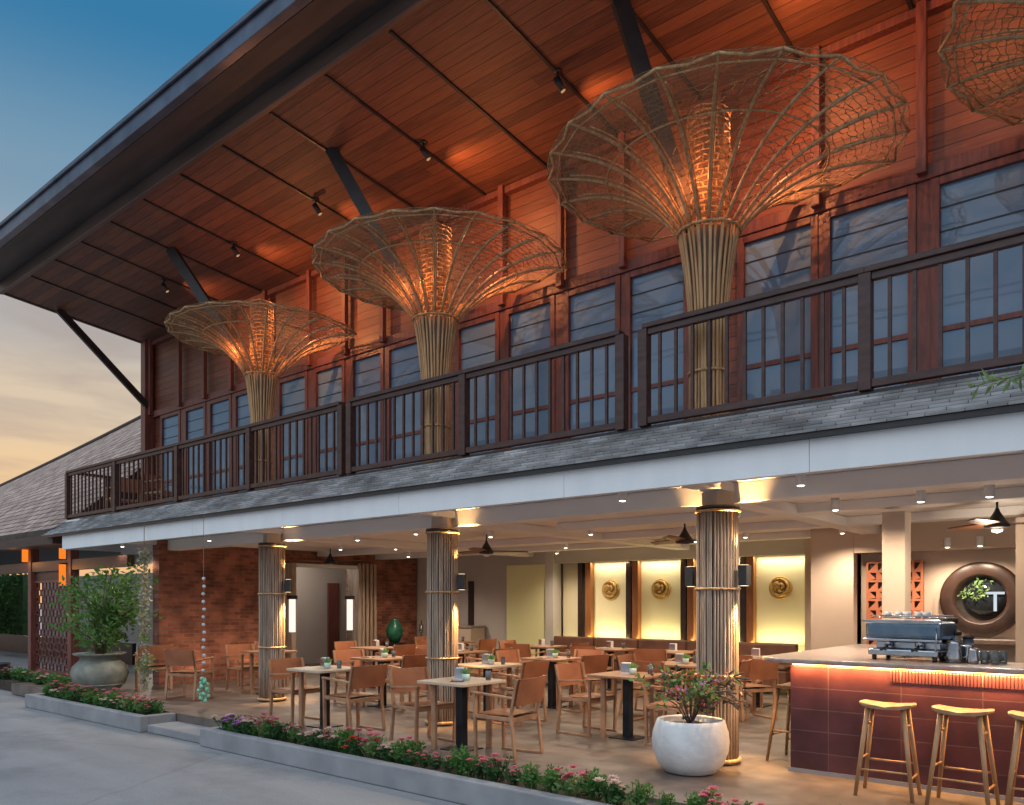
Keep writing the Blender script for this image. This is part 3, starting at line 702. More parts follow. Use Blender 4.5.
# tall canister shapes
for x,y,h,mt,lab in ((-1.52,7.94,.24,'chrome','tall brushed steel canister behind the steel jugs'),(-1.44,8.02,.2,'bluesteel','blue steel canister at the back of the bar top')):
    c = thing('canister',lab,'canister',(x,y,1.076)); q = MB(); q.lathe([(0,0),(.045,0),(.045,h),(0,h)],20); q.build('body',M[mt],c)
    q = MB(); q.lathe([(0,h),(.048,h),(.048,h+.02),(.012,h+.025),(.012,h+.045),(0,h+.045)],20); q.build('lid',M['blackm'],c)

# ------------------------------------------------------------------ columns (ground floor)
COLX = [-11.3,-7.42,-3.55]
CY = 7.46
lc = thing('striped_column','','column')
q = MB(); q.lathe([(.165,0),(.165,2.54)],32); q.build('core', M['cane_dark'], lc)
q = MB(); rr = random.Random(5)
for k in range(36):
    a = 2*PI*k/36+rr.uniform(-.02,.02); rad = .188+rr.uniform(-.007,.010); w_ = rr.uniform(.010,.016)
    pts = [(rad*math.cos(a+.01*math.sin(z*3+k)), rad*math.sin(a+.01*math.sin(z*3+k)), z) for z in (0.03,.5,.85,1.3,1.72,2.1,2.5)]
    q.tube(pts, w_, 8)
q.build('staves', M['cane_low'], lc)
for z in (.04,.87,1.73,2.50):
    q = MB(); q.tube([(.213*math.cos(2*PI*k/36),.213*math.sin(2*PI*k/36),z) for k in range(37)],.013 if z!=.04 else .02,8,caps=False); q.build('band', M['cane'], lc)
q = MB(); q.lathe([(.0,2.52),(.215,2.52),(.215,2.55),(0,2.55)],32); q.build('cap', M['ringwood'], lc)
q = MB(); q.box(-.11,.11,-.11,.11,2.551,2.70); q.build('neck', M['tanwall'], lc)
used = [False]
for x, lab in zip(COLX, ('striped timber stave column in front of the brick wall','striped timber stave column between the two front dining tables',
                         'striped timber stave column rising behind the big white pot')):
    place(lc, used, (x,CY,0), x, lab, 'stave columns of the dining terrace')
SC = thing('column_sconce','','wall lamp')
q = MB(); q.box(-.045,.045,-.05,.05,-.10,.10); q.build('housing', M['blackm'], SC, bevel=.006)
q = MB(); q.box(-.03,.03,-.03,.03,.101,.103); q.build('lens', M['lamp'], SC); q = MB(); q.box(-.03,.03,-.03,.03,-.103,-.101); q.build('lens', M['lamp'], SC)
used = [False]
for x, nm in zip(COLX, ('left','middle','right')):
    what = {'left':'stave column by the brick wall','middle':'middle stave column','right':'stave column behind the white pot'}[nm]
    for s in (1,-1):
        a = R({'left':27,'middle':15,'right':-4}[nm]) if s > 0 else R(182)
        if s < 0 and nm != 'right': continue
        px, py = x+.29*math.cos(a), CY+.29*math.sin(a)
        place(SC, used, (px,py,1.86), a, 'black wall lamp on the %s side of the %s' % ('right' if s>0 else 'left', what), 'black lamps on the stave columns')
        en = 330
        for d in (1,-1):
            lamp('sconce_beam','SPOT',(px+.01*math.cos(a),py+.01*math.sin(a),1.86+d*.13),en if s>0 else en*.55,WARM,.02,(px-.10*math.cos(a),py-.10*math.sin(a),1.86+d*1.3),54,.9)

# ------------------------------------------------------------------ bamboo trumpets (balcony level)
UY = 7.3; TZ0 = 3.3; CZ = 5.23; RZ = 5.86; RR = 1.70; YW = 1.13
def prof(u):
    return .29+(RR-.29)*u, CZ+(RZ-CZ)*(1-(1-u)**2.9)
def P(th, u):
    sn = math.sin(th)
    if sn > .3:      # the canopy stops where it meets the wall
        u *= min(1.0, max(.05, (YW/sn-.29)/(RR-.29)))
    r, z = prof(u); return Vector((r*math.cos(th)+.11*u, min(YW, r*sn), z-TZ0))
tr = thing('bamboo_trumpet_column','','bamboo column')
q = MB(); rr = random.Random(9); NC = 30
for k in range(NC):
    a = 2*PI*k/NC+rr.uniform(-.03,.03); w_ = rr.uniform(.013,.021)
    pts = []
    for i in range(12):
        z = 0 + (CZ-TZ0+.03)*i/11; t_ = max(0, (z-.9)/(CZ-TZ0-.9)); rad = .178+.11*t_**1.8
        aa = a+.02*math.sin(z*2.2+k*1.7); pts.append((rad*math.cos(aa), rad*math.sin(aa), z))
    q.tube(pts, w_, 7)
q.build('canes', M['cane'], tr)
q = MB(); q.lathe([(.15,0),(.15,.9),(.2,1.5),(.25,1.9)],28); q.build('core', M['cane_dark'], tr)
q = MB()
for z, rad in ((.55,.20),(1.1,.208),(CZ-TZ0,.31)):
    q.tube([(rad*math.cos(2*PI*k/40),rad*math.sin(2*PI*k/40),z) for k in range(41)],.014,8,caps=False)
q.build('binding_ring', M['cane'], tr)
NR = 19; A0, A1 = R(-250), R(70)
for k in range(NR+1):
    th = A0+(A1-A0)*k/NR; edge = k in (0, NR)
    q = MB(); q.tube([P(th, u/14) for u in range(15)], [.021 if edge else .017]*11+[.014,.013,.012,.011], 7)
    if edge:
        for u in range(14): q.beam(P(th,u/14)-Vector((0,0,.012)), P(th,(u+1)/14)-Vector((0,0,.012)), .075, .018)
    else: q.tube([P(th+.05*(1-u/12), u/12)+Vector((0,0,.03)) for u in range(0,11)], .009, 6)
    q.build('rib', M['cane'], tr)
q = MB()
for k in range(NR):
    ta, tb_ = A0+(A1-A0)*k/NR, A0+(A1-A0)*(k+1)/NR
    a, b = P(ta,1), P(tb_,1)
    mid = (a+b)/2; mid.x *= .972; mid.y *= .972 if mid.y < YW-.02 else 1
    q.tube([a,mid,b],.0125,7)
    q.tube([P(ta,.93)-Vector((0,0,.015)),P(tb_,.93)-Vector((0,0,.015))],.008,6)
q.build('rim', M['cane'], tr)
q = MB(); q.tube([P(A0+(A1-A0)*k/60,.55)-Vector((0,0,.012)) for k in range(61)],.009,6,caps=False)
q.build('hoop', M['cane'], tr)
# woven mesh : jittered running bond
B0 = R(-208); q = MB(); rr = random.Random(21); rows = 24; off = .012
def J(th, u, r):
    th = min(A1, max(B0, th+rr.uniform(-1,1)*.2*.06/r)); return P(th, min(1, max(0, u+rr.uniform(-1,1)*.011)))+Vector((0,0,off))
prevrow = None
for i in range(rows+1):
    u = i/rows; r, _ = prof(u); n = max(16, int((A1-B0)*r/.052))
    row = [J(B0+(A1-B0)*k/n, u, r) for k in range(n+1)]
    for k in range(n): q.tube([row[k], row[k+1]], .0037, 3, caps=False, smooth=False)
    if prevrow:
        m_ = len(prevrow)-1
        for k in range(0, n+1):
            f = k/n*m_
            if (k+i)%2: q.tube([row[k], prevrow[min(m_,max(0,int(round(f+rr.uniform(-.4,.4)))))]], .0037, 3, caps=False, smooth=False)
            elif rr.random() < .35: q.tube([row[k], prevrow[min(m_,max(0,int(round(f+rr.choice((-1,1))))))]], .0032, 3, caps=False, smooth=False)
    prevrow = row
q.build('woven_mesh', M['lattice'], tr)
q = MB(); nu, nth = 12, 45
for i in range(nu):
    for k in range(nth):
        t0, t1 = R(-216)+R(170)*k/nth, R(-216)+R(170)*(k+1)/nth
        q.quad(P(t0,i/nu),P(t1,i/nu),P(t1,(i+1)/nu),P(t0,(i+1)/nu)); q.sm[-1] = True
q.build('gauze_lining', M['gauze'], tr)
# crackled core tube above the collar
q = MB(); prevrow = None
for i in range(20):
    z = CZ-TZ0+1.17*i/19; rad = .21
    row = [Vector((rad*math.cos(2*PI*k/18+rr.uniform(-.1,.1)), rad*math.sin(2*PI*k/18), z+rr.uniform(-.015,.015))) for k in range(18)]
    for k in range(18): q.tube([row[k],row[(k+1)%18]],.008,4,caps=False,smooth=False)
    if prevrow:
        for k in range(18):
            if (k+i)%2: q.tube([row[k],prevrow[k]],.008,4,caps=False,smooth=False)
    prevrow = row
q.build('core_mesh', M['cane'], tr)
q = MB(); q.lathe([(.185,CZ-TZ0-.1),(.185,CZ-TZ0+1.16),(0,CZ-TZ0+1.16)],24); q.build('core_tube', M['gauze'], tr)
used = [False]
TX = [(-11.34,'bamboo trumpet column standing nearest the corner of the balcony',(-13.0,6.63)),(-7.38,'middle bamboo trumpet column behind the balcony railing',(-8.55,6.54)),
      (-3.57,'largest looking bamboo trumpet column, above the stave column by the pot',(-4.23,6.72)),(.17,'bamboo trumpet cut off by the top right corner of the photo',(-.5,6.7))]
for (x, lab, top) in TX:
    tt = place(tr, used, (x,UY,TZ0), 0, lab, 'bamboo trumpet columns on the balcony')
    k_ = {-11.34:.87,-7.38:.95,-3.57:.985,.17:1.04}[x]; tt.scale = (k_,k_,1)
    lamp('trumpet_uplight','POINT',(x+.05,UY-.42,5.60),12,ORANGE,.04)
    lamp('trumpet_uplight','POINT',(x+.40,UY+.42,6.08),40,ORANGE,.010)
    s_ = MB(); s_.beam((x-.12,UY-.1,CZ+.05),(top[0],top[1],sz(top[1])-.005),.09,.16)
    so1 = s_.build('steel_strut', M['steel'], B)
# soffit spotlights
sp = thing('soffit_spotlight','','spotlight')
q = MB(); q.lathe([(.0,0),(.05,0),(.05,-.02),(0,-.02)],16); q.tube([(0,0,-.02),(0,0,-.08)],.012,8); q.build('bracket', M['blackm'], sp)
q = MB(); q.tube([(0.0,-.02,-.08),(.02,.06,-.21)],.038,14); q.build('can', M['blackm'], sp)
q = MB(); q.tube([(.0202,.0605,-.2105),(.021,.062,-.213)],.03,14); q.build('lens', M['dimlens'], sp)
used = [False]
labs = ['black spotlight on the dark soffit nearest the eave corner','black spotlight on the soffit above the corner trumpet','black spotlight on the soffit between corner and middle trumpets',
        'black spotlight on the soffit just left of the middle trumpet rim','black spotlight on the soffit left of the largest trumpet rim']
labs += ['black spotlight on the soffit beyond the top edge of the photo', 'black spotlight on the soffit above the right hand windows']
for x, lab in zip((-14.22,-11.87,-9.68,-7.42,-5.29,-3.0,-1.5), labs):
    place(sp, used, (x,7.12,sz(7.12)-.002), R(-20), lab, 'spotlights under the eave')
    lamp('soffit_spot','SPOT',(x+.03,7.21,7.2),66,ORANGE,.02,(x+.75,8.5,7.0),118,1.0)

# ------------------------------------------------------------------ balcony railing
ral = thing('balcony_railing','dark brown timber railing along the upper balcony','railing',(0,6.9,3.3))
posts = [-17.88,-15.65,-13.27,-11.04,-8.79,-8.60,-6.5,-4.32,-4.06,-1.98,.05,2.2]
for x in posts:
    q = MB(); q.box(x-.05,x+.05,-.05,.05,.03,.985); q.build('post', M['rail_wood'], ral, bevel=.005)
pan = [(-17.88,-15.65),(-15.65,-13.27),(-13.27,-11.04),(-11.04,-8.79),(-8.60,-6.5),(-6.5,-4.32),(-4.06,-1.98),(-1.98,.05),(.05,2.2)]
for a, b in pan:
    q = MB(); q.box(a+.0 if a in(-8.60,-4.06,-17.88) else a, b, -.055,.055,.986,1.035)
    q.build('top_rail', M['rail_wood'], ral, bevel=.006)
    q = MB(); q.box(a+.051,b-.051,-.03,.03,.925,.984); q.box(a+.051,b-.051,-.035,.035,.05,.115); q.build('rail', M['rail_wood'], ral, bevel=.004)
    n = max(1, round((b-a)/.178)); 
    for k in range(1, n):
        x = a+(b-a)*k/n; q = MB(); q.box(x-.014,x+.014,-.014,.014,.116,.924); q.build('baluster', M['rail_wood'], ral)
# side return at the far end
for y in (7.7,8.35):
    q = MB(); q.box(-17.93,-17.83,y-6.95,y-6.85,.03,.985); q.build('post', M['rail_wood'], ral)
q = MB(); q.box(-17.93,-17.83,.06,1.5,.986,1.035); q.box(-17.9,-17.86,.06,1.45,.05,.11); q.build('rail', M['rail_wood'], ral)

# ------------------------------------------------------------------ ceiling downlights
ds = thing('ceiling_spotlight','','spotlight')
q = MB(); q.lathe([(0,0),(.014,0),(.014,-.02)],8); q.build('mount', M['paper'], ds)
q = MB(); q.lathe([(0,0),(.045,0),(.045,-.13),(.038,-.135),(.036,-.12),(0,-.12)],16); q.build('can', M['paper'], ds)
q = MB(); q.lathe([(0,-.141),(.02,-.139),(.034,-.131),(.034,-.128),(0,-.128)],14); q.build('lens', M['dl'], ds)
used = [False]
DL = [(-15.6,7.0,2.798,'over the stone urn'),(-12.95,7.3,2.798,'in front of the brick wall'),(-12.4,9.7,2.74,'beside the brick wall at mid depth'),(-8.71,8.2,2.74,'behind the middle stave column'),
      (-11.5,10.3,2.74,'in front of the portal'),(-13.2,12.2,2.74,'near the far end of the brick wall'),(-6.74,9.9,2.74,'over the third row of tables'),(-8.8,12.1,2.74,'in front of the first medallion'),
      (-8.2,9.3,2.74,'over the second row of tables'),(-4.5,7.2,2.798,'left of the stave column by the pot'),(-4.0,8.9,2.74,'behind the stave column by the pot'),(-5.2,11.9,2.74,'in front of the alcove end panel'),
      (-2.66,7.3,2.798,'over the free end of the bar'),(-2.9,9.0,2.74,'behind the bar end'),(-3.8,12.1,2.74,'in front of the tan pier'),(-2.0,8.8,2.74,'above the espresso machine'),
      (-2.5,12.5,2.5,'above the round window on its left'),(-2.1,12.5,2.5,'directly above the round window'),(-10.3,8.4,2.74,'behind the column at the brick wall'),(-6.2,12.2,2.74,'in front of the second medallion'),
      (-1.4,8.8,2.74,'above the bar stools'),(-9.9,13.3,2.74,'above the bench end')]
for (x,y,z,w_) in DL:
    place(ds, used, (x,y,z-.002), 0, 'small white cylinder ceiling spotlight '+w_, 'white ceiling spotlights')
    lamp('downlight','SPOT',(x,y,z-.16),135 if x<-3.3 else 98,SOFT,.035,(x,y,0),150,.8)
for (y_,z_) in ((8.1,.05),(9.3,.05),(13.2,.05)):
    lamp('brick_uplight','SPOT',(-14.62,y_,z_+.05),14,(1,.6,.33),.03,(-15.05,y_,.95),120,.8)
lamp('corridor_light','POINT',(-16.2,11.6,2.4),30,(1,.85,.7),.1)
# ------------------------------------------------------------------ ceiling fans
cf = thing('ceiling_fan','','ceiling fan')
q = MB(); q.tube([(0,0,0),(0,0,-.14)],.012,8); q.build('rod', M['blackm'], cf)
q = MB(); q.lathe([(.015,-.10),(.03,-.14),(.09,-.24),(.13,-.29),(.12,-.32),(0,-.33)],24); q.build('motor', M['blackm'], cf)
for k in range(3):
    a = 2*PI*k/3; q = MB(); n = 10
    for i in range(n):
        r0 = .10+.62*i/n; r1 = .10+.62*(i+1)/n
        w0 = .055+.035*math.sin(PI*min(1,i/n+.15)); w1 = .055+.035*math.sin(PI*min(1,(i+1)/n+.15))
        for zz in (0,.012):
            pts = [Vector((r0,-w0,-.295+zz)),Vector((r1,-w1,-.295+zz)),Vector((r1,w1,-.27+zz)),Vector((r0,w0,-.27+zz))]
            q.quad(*[Matrix.Rotation(a,4,'Z')@p_ for p_ in pts])
    q.build('blade', M['fanwood'], cf)
q = MB(); q.lathe([(.06,-.331),(.055,-.36),(0,-.375)],18); q.build('light_bowl', M['paper'], cf)
used = [False]
for x,y,rz,lab in ((-13.9,10.6,.4,'ceiling fan in front of the portal in the brick wall'),(-9.0,10.1,.9,'ceiling fan with brown blades right of the middle stave column'),(-5.3,10.1,2.75,'ceiling fan left of the stave column by the pot'),
                 (-1.55,10.2,.35,'ceiling fan with red brown blades over the bar')):
    place(cf, used, (x,y,2.737), rz, lab, 'ceiling fans')
    if x > -3: lamp('fan_light','POINT',(x,y,2.25),22,(1,.80,.6),.12)

# ------------------------------------------------------------------ dining furniture
ch = thing('dining_armchair','','armchair')
SW = .27
for s in (-1,1):
    q = MB(); q.beam((s*SW,.22,.0+.02),(s*SW,.235,.66),.026,.042,(1,0,0)); q.build('leg', M['chair'], ch, bevel=.004)
    q = MB(); q.beam((s*SW,-.25,.02),(s*SW,-.20,.46),.026,.042,(1,0,0)); q.beam((s*SW,-.20,.46),(s*SW,-.275,.83),.026,.038,(1,0,0)); q.build('leg', M['chair'], ch, bevel=.004)
    q = MB(); q.beam((s*SW,-.262,.0125),(s*SW,.245,.0125),.03,.025); q.build('runner', M['chair'], ch, bevel=.003)
    q = MB(); q.beam((s*SW,-.245,.635),(s*SW,.262,.672),.045,.022); q.build('armrest', M['chair'], ch, bevel=.004)
    q = MB(); q.beam((s*SW,-.205,.42),(s*SW,.235,.435),.022,.04); q.build('side_rail', M['chair'], ch, bevel=.003)
q = MB(); q.beam((-SW+.02,.215,.415),(SW-.02,.215,.415),.03,.045); q.build('seat_rail', M['chair'], ch, bevel=.003); q = MB(); q.beam((-SW+.02,-.195,.405),(SW-.02,-.195,.405),.03,.045); q.build('seat_rail', M['chair'], ch, bevel=.003)
q = MB(); n = 8
for i in range(n):
    for j in range(n):
        f = lambda i,j: (-SW+.022+(2*SW-.044)*i/n, -.19+.42*j/n, .455-.018*math.sin(PI*i/n)*math.sin(PI*j/n))
        q.quad(f(i,j),f(i+1,j),f(i+1,j+1),f(i,j+1)); q.sm[-1]=True
        g2 = lambda i,j: tuple(Vector(f(i,j))-Vector((0,0,.022)))
        q.quad(g2(i,j),g2(i,j+1),g2(i+1,j+1),g2(i+1,j)); q.sm[-1]=True
q.box(-SW+.022,SW-.022,.228,.236,.435,.456); q.build('seat', M['seatm'], ch)
q = MB(); n = 10
for i in range(n):
    f = lambda i,z,t: (-SW-.005+(2*SW+.01)*i/n, -.205-(z-.46)*.203-.03*math.sin(PI*i/n)+t-.022, z)
    for t,o_ in ((-.008,0),(.008,1)):
        p4 = [f(i,.56,t),f(i+1,.56,t),f(i+1,.83,t),f(i,.83,t)]
        q.quad(*(p4 if not o_ else p4[::-1])); q.sm[-1]=True
    q.quad(f(i,.83,-.008),f(i+1,.83,-.008),f(i+1,.83,.008),f(i,.83,.008)); q.quad(f(i,.56,.008),f(i+1,.56,.008),f(i+1,.56,-.008),f(i,.56,-.008))
q.build('backrest', M['chairback'], ch)
def make_table(top, label):
    tb = thing('dining_table', label, 'table')
    q = MB(); pts = []
    for cx,cy,a0 in ((.30,.30,0),(-.30,.30,90),(-.30,-.30,180),(.30,-.30,270)):
        for k in range(5): a = R(a0+22.5*k); pts.append((cx+.06*math.cos(a), cy+.06*math.sin(a)))
    slabtop(q, pts, .722, .75); q.build('tabletop', M[top], tb, bevel=.004)
    q = MB(); q.box(-.045,.045,-.045,.045,.012,.70); q.build('pedestal', M['iron'], tb)
    for s in (-1,1):
        q = MB(); q.box(s*.2-.03,s*.2+.03,s*.22-.02,s*.22+.02,.0121 if False else .0,.70); q.build('leg', M['chair'], tb, bevel=.004)
    q = MB(); q.box(-.165,.165,-.165,.165,0,.012); q.build('foot_plate', M['iron'], tb); q = MB(); q.box(-.2,.2,-.2,.2,.701,.721); q.build('top_plate', M['iron'], tb)
    return tb
t1 = make_table('table',''); t2 = make_table('tablewood','')
cu, u1, u2 = [False],[False],[False]
nh = thing('napkin_holder','','napkin holder'); q = MB(); q.box(-.055,.055,-.06,.06,0,.012); q.box(-.055,.055,-.035,.035,.013,.13); q.build('napkins', M['paper'], nh, bevel=.003)
q = MB(); q.box(-.06,.06,-.05,-.045,.013,.12); q.build('holder', M['chrome'], nh)
pp = thing('small_table_plant','','potted plant'); q = MB(); q.lathe([(0,0),(.035,0),(.045,.075),(.04,.075),(.035,.06),(0,.06)],16); q.build('cup', M['mint'], pp)
q = MB(); random.seed(5)
for k in range(26):
    d = Vector((random.gauss(0,.6),random.gauss(0,.6),1)); q.leaf((0,0,.06),d,random.uniform(.05,.1),.03)
q.build('foliage', M['leafp'], pp)
nu_, pu_ = [False],[False]
mn = thing('menu_card','','menu'); q = MB(); q.box(-.07,.07,-.1,.1,0,.004); q.build('cover', M['ringwood'], mn)
q = MB(); q.box(-.05,.05,.02,.06,.0045,.005); q.build('title_patch', M['paper'], mn)
wg = thing('tumbler','','tumbler'); q = MB(); q.lathe([(0,0),(.028,0),(.034,.1),(.031,.1),(.026,.008),(0,.008)],16); q.build('glass', M['clear'], wg)
mu_, wu_ = [False],[False]
T = [  # x, y, proto, where, chairs, has setting
 (-8.45,6.36,1,'the front table left of the middle column','EW'),
 (-6.0,6.33,1,'the front table right of the middle column','EW'),
 (-5.0,8.12,2,'the table behind the big white pot','EW'),
 (-7.28,8.2,1,'the second table right of the middle column','EW'),
 (-9.4,8.15,2,'the second row table left of the middle column','EW'),
 (-7.35,9.75,2,'the table before the yellow panel','EWN'),
 (-5.3,10.0,2,'the table just left of the right column','EWS'),
 (-9.6,10.1,2,'the third row table behind the middle column','EWS'),
 (-11.6,9.9,2,'the third row table before the portal','EW'),
 (-9.5,12.3,2,'the bench table below the first medallion','SEW'),
 (-8.0,12.4,2,'the bench table below the second medallion','S'),
 (-6.7,12.4,2,'the bench table behind the right column','SE'),
 (-5.0,11.9,2,'the small table close to the bar end','SW'),
 (-12.2,8.0,2,'the table right before the brick wall','W'),
 (-12.0,12.4,2,'the back table near the grey wall','EWS'),
]
for (x,y,pr,wh,cs) in T:
    place(t1 if pr==1 else t2, u1 if pr==1 else u2, (x,y,0), 0, ('pale wood' if pr==1 else 'brown wood')+' pedestal table, '+wh, 'dining tables on the terrace')
    place(nh, nu_, (x-.05,y+.05,.751), random.uniform(-.5,.5), 'white napkin holder on '+wh, 'napkin holders on the tables')
    if y < 10.5 and wh.split()[1] in ('front','second','table'): place(pp, pu_, (x+.08,y-.02,.751), 0, 'mint cup with a small plant on '+wh, 'small plants on the tables')
    if random.random() < .6:
        place(mn, mu_, (x+random.uniform(-.2,.2),y+random.uniform(-.2,-.1),.752), random.uniform(-1,1), 'flat dark menu card lying on '+wh, 'menu cards on the tables')
    if random.random() < .7:
        place(wg, wu_, (x+random.uniform(.12,.24),y+random.uniform(.08,.2),.751), 0, 'upright clear tumbler on '+wh, 'tumblers on the tables')
    for c in cs:
        dx, dy, rz, wd = {'E':(.60,0,R(90),'bar side'),'W':(-.60,0,R(-90),'far left side'),'S':(0,-.58,0,'near side'),'N':(0,.6,PI,'rear side')}[c]
        j = random.uniform(-.07,.07)
        place(ch, cu, (x+dx+j,y+dy+random.uniform(-.04,.04),0), rz+random.uniform(-.16,.16), 'armchair on the %s of %s' % (wd, wh), 'wooden armchairs with brown panel backs')
for (x,y,rz,lab) in ((-12.6,6.75,R(25),'lone brown armchair before the brick wall beside the vine garland'),(-13.5,8.6,R(-160),'lone brown armchair against the brick wall between the two hanging chains'),
                     (-14.35,7.0,R(70),'brown armchair half hidden behind the stone urn'),(-4.55,10.5,R(60),'lone brown armchair between the right column and the bar')):
    place(ch, cu, (x,y,0), rz, lab, 'wooden armchairs with brown panel backs')
# balcony chairs
for (x,y,rz,lab) in ((-16.9,7.6,R(80),'armchair on the balcony nearest its far end'),(-15.4,7.7,R(-70),'second armchair on the balcony from its far end')):
    place(ch, cu, (x,y,3.3), rz, lab, 'chairs on the upper balcony')

# ------------------------------------------------------------------ white pot with shrub
wp = thing('white_planter_pot','large round white plaster pot with a flowering shrub beside the column','plant pot',(-3.54,6.86,0))
q = MB(); q.lathe([(0,0),(.19,0),(.24,.015),(.31,.10),(.352,.22),(.36,.30),(.35,.38),(.325,.46),(.31,.495),(.295,.50),(.285,.48),(.285,.43),(0,.43)],48,wob=.004); q.build('pot', M['pot'], wp)
q = MB(); q.lathe([(.0,.445),(.284,.435)],24); q.build('soil', M['soil'], wp)
random.seed(31)
q = MB(); tips = []
for k in range(13):
    a = random.uniform(0,2*PI); r = random.uniform(.15,.50); h = random.uniform(.2,.58)
    pts = [Vector((0,0,.43)),Vector((r*.3*math.cos(a),r*.3*math.sin(a),.43+h*.5)),Vector((r*math.cos(a),r*math.sin(a),.43+h))]
    q.tube(pts,[.009,.007,.004],5); tips.append(pts[2]); tips.append((pts[1]+pts[2])/2)
    for _ in range(5):
        t_ = pts[1].lerp(pts[2],random.random()); e = t_+Vector((random.gauss(0,.08),random.gauss(0,.08),random.gauss(0.02,.06))); q.tube([t_,e],.003,4); tips.append(e)
for k in range(70):   # bare twiggy side towards the column
    a = random.uniform(-.3,.9); r = random.uniform(.15,.5); p = Vector((r*math.cos(a),r*math.sin(a),random.uniform(.62,.95)))
    q.tube([p,p+Vector((random.gauss(0,.07),random.gauss(0,.07),random.gauss(0,.05)))],.009,5)
q.build('branches', M['twig'], wp)
def tuft(mb, ctrs, n, spread, l, w_):
    for c in ctrs:
        for _ in range(n):
            o = Vector((random.gauss(0,spread),random.gauss(0,spread),random.gauss(0,spread*.8)))
            mb.leaf(c+o, (random.gauss(0,1),random.gauss(0,1),random.gauss(.2,.8)), random.uniform(l*.6,l), w_)
q = MB(); tuft(q, [t for t in tips[::2] if t.x<.25], 6, .035, .075, .035); q.build('foliage', M['leafd'], wp)
q = MB(); tuft(q, tips[::4], 8, .04, .08, .045); q.build('pale_foliage', M['leafp'], wp)
q = MB(); tuft(q, tips[2::4], 7, .03, .06, .04); q.build('blossom', M['redleaf'], wp)
q = MB(); tuft(q, tips[1::9], 6, .02, .05, .035); q.build('blossom', M['pink'], wp)
q = MB(); tuft(q, tips[4::9], 6, .02, .04, .035); q.build('blossom', M['purple'], wp)
# ------------------------------------------------------------------ urn with tree
un = thing('stone_urn','large weathered grey stone urn with a bushy green tree','plant pot',(-14.7,6.2,0))
q = MB(); q.lathe([(0,-.01),(.26,-.01),(.30,.03),(.42,.18),(.47,.34),(.44,.46),(.34,.56),(.30,.60),(.33,.64),(.42,.67),(.43,.70),(.38,.70),(.33,.64),(0,.63)],40); q.build('urn', M['urn'], un)
q = MB()
for z,r in ((.60,.315),(.15,.405)): q.tube([(r*math.cos(2*PI*k/36),r*math.sin(2*PI*k/36),z) for k in range(37)],.012,6,caps=False)
q.build('moulding', M['urn'], un)
random.seed(12)
q = MB(); tips = []
for k in range(16):
    a = random.uniform(0,2*PI); r = random.uniform(.25,.95); h = random.uniform(.5,1.75) - r*.25
    p0 = Vector((.06*math.cos(a),.06*math.sin(a),.6)); p1 = Vector((r*.25*math.cos(a),r*.25*math.sin(a),.65+h*.55)); p2 = Vector((r*math.cos(a),r*math.sin(a),.65+h))
    q.tube([p0,p1,p2],[.022,.013,.005],6)
    for _ in range(9):
        t_ = p1.lerp(p2,random.random()); e = t_+Vector((random.gauss(0,.14),random.gauss(0,.14),random.gauss(0,.12))); q.tube([t_,e],.004,4); tips.append(e)
q.build('trunk', M['twig'], un)
q = MB(); tuft(q, tips, 13, .09, .15, .055); q.build('crown', M['leaf'], un)
q = MB(); tuft(q, tips[::4], 8, .08, .12, .045); q.build('pale_foliage', M['leafp'], un)
# small leafy sprig reaching over the shingle skirt
spg = thing('leafy_sprig','bright green leafy sprig reaching over the shingles at the right','sprig',(-.66,6.30,2.93))
q = MB(); q.tube([(.5,0,.25),(.0,-.05,.2),(-.45,-.08,.14)],[.006,.004,.002],5); q.build('twig', M['twig'], spg)
q = MB(); random.seed(8)
for k in range(46):
    t_ = random.random(); q.leaf((.5-.95*t_,-.08*t_,.25-.11*t_), (random.gauss(-.4,.7),random.gauss(0,.5),random.gauss(.1,.6)), random.uniform(.07,.13),.025)
q.build('foliage', M['leafp'], spg)

# ------------------------------------------------------------------ hanging chains
vg = thing('vine_garland','hanging garland of pale leaves and shells in front of the brick wall end','garland',(-13.35,6.35,0))
q = MB(); q.tube([(0,0,.1),(0,0,2.9)],.006,5); q.build('cord', M['rust'], vg)
q = MB(); random.seed(2)
for k in range(60):
    z = .15+2.35*k/60; tuft(q,[Vector((0,0,z))],8,.04,.085,.045)
q.build('leaves', mat_leaf('shell_leaf',(.25,.24,.17),(.45,.43,.33)), vg)
q = MB(); 
for z in (.45,.52,.6,1.0,1.05): tuft(q,[Vector((0,0,z))],14,.06,.11,.05)
q.build('foliage', M['leafp'], vg)
cc = thing('crystal_rain_chain','hanging chain of pale glass drops ending in a green glass cluster','wind chime',(-11.25,6.25,0))
q = MB(); q.tube([(0,0,.1),(0,0,2.9)],.004,5); q.build('cord', M['rust'], cc)
q = MB()
for k in range(13):
    z = 1.95-.115*k; q.lathe([(0,-.03),(.03,-.01),(.022,.02),(0,.025)],8,(0.015*math.sin(k*2),0,z))
q.build('glass_drops', M['bluebead'], cc)
q = MB(); 
for k in range(16):
    a = k*2.4; z = .12+.022*k; r = .075*(1-abs(k-6)/14); q.lathe([(0,-.04),(.034,-.012),(.026,.02),(0,.035)],8,(r*math.cos(a),r*math.sin(a),z))
q.build('green_cluster', M['crystal'], cc)

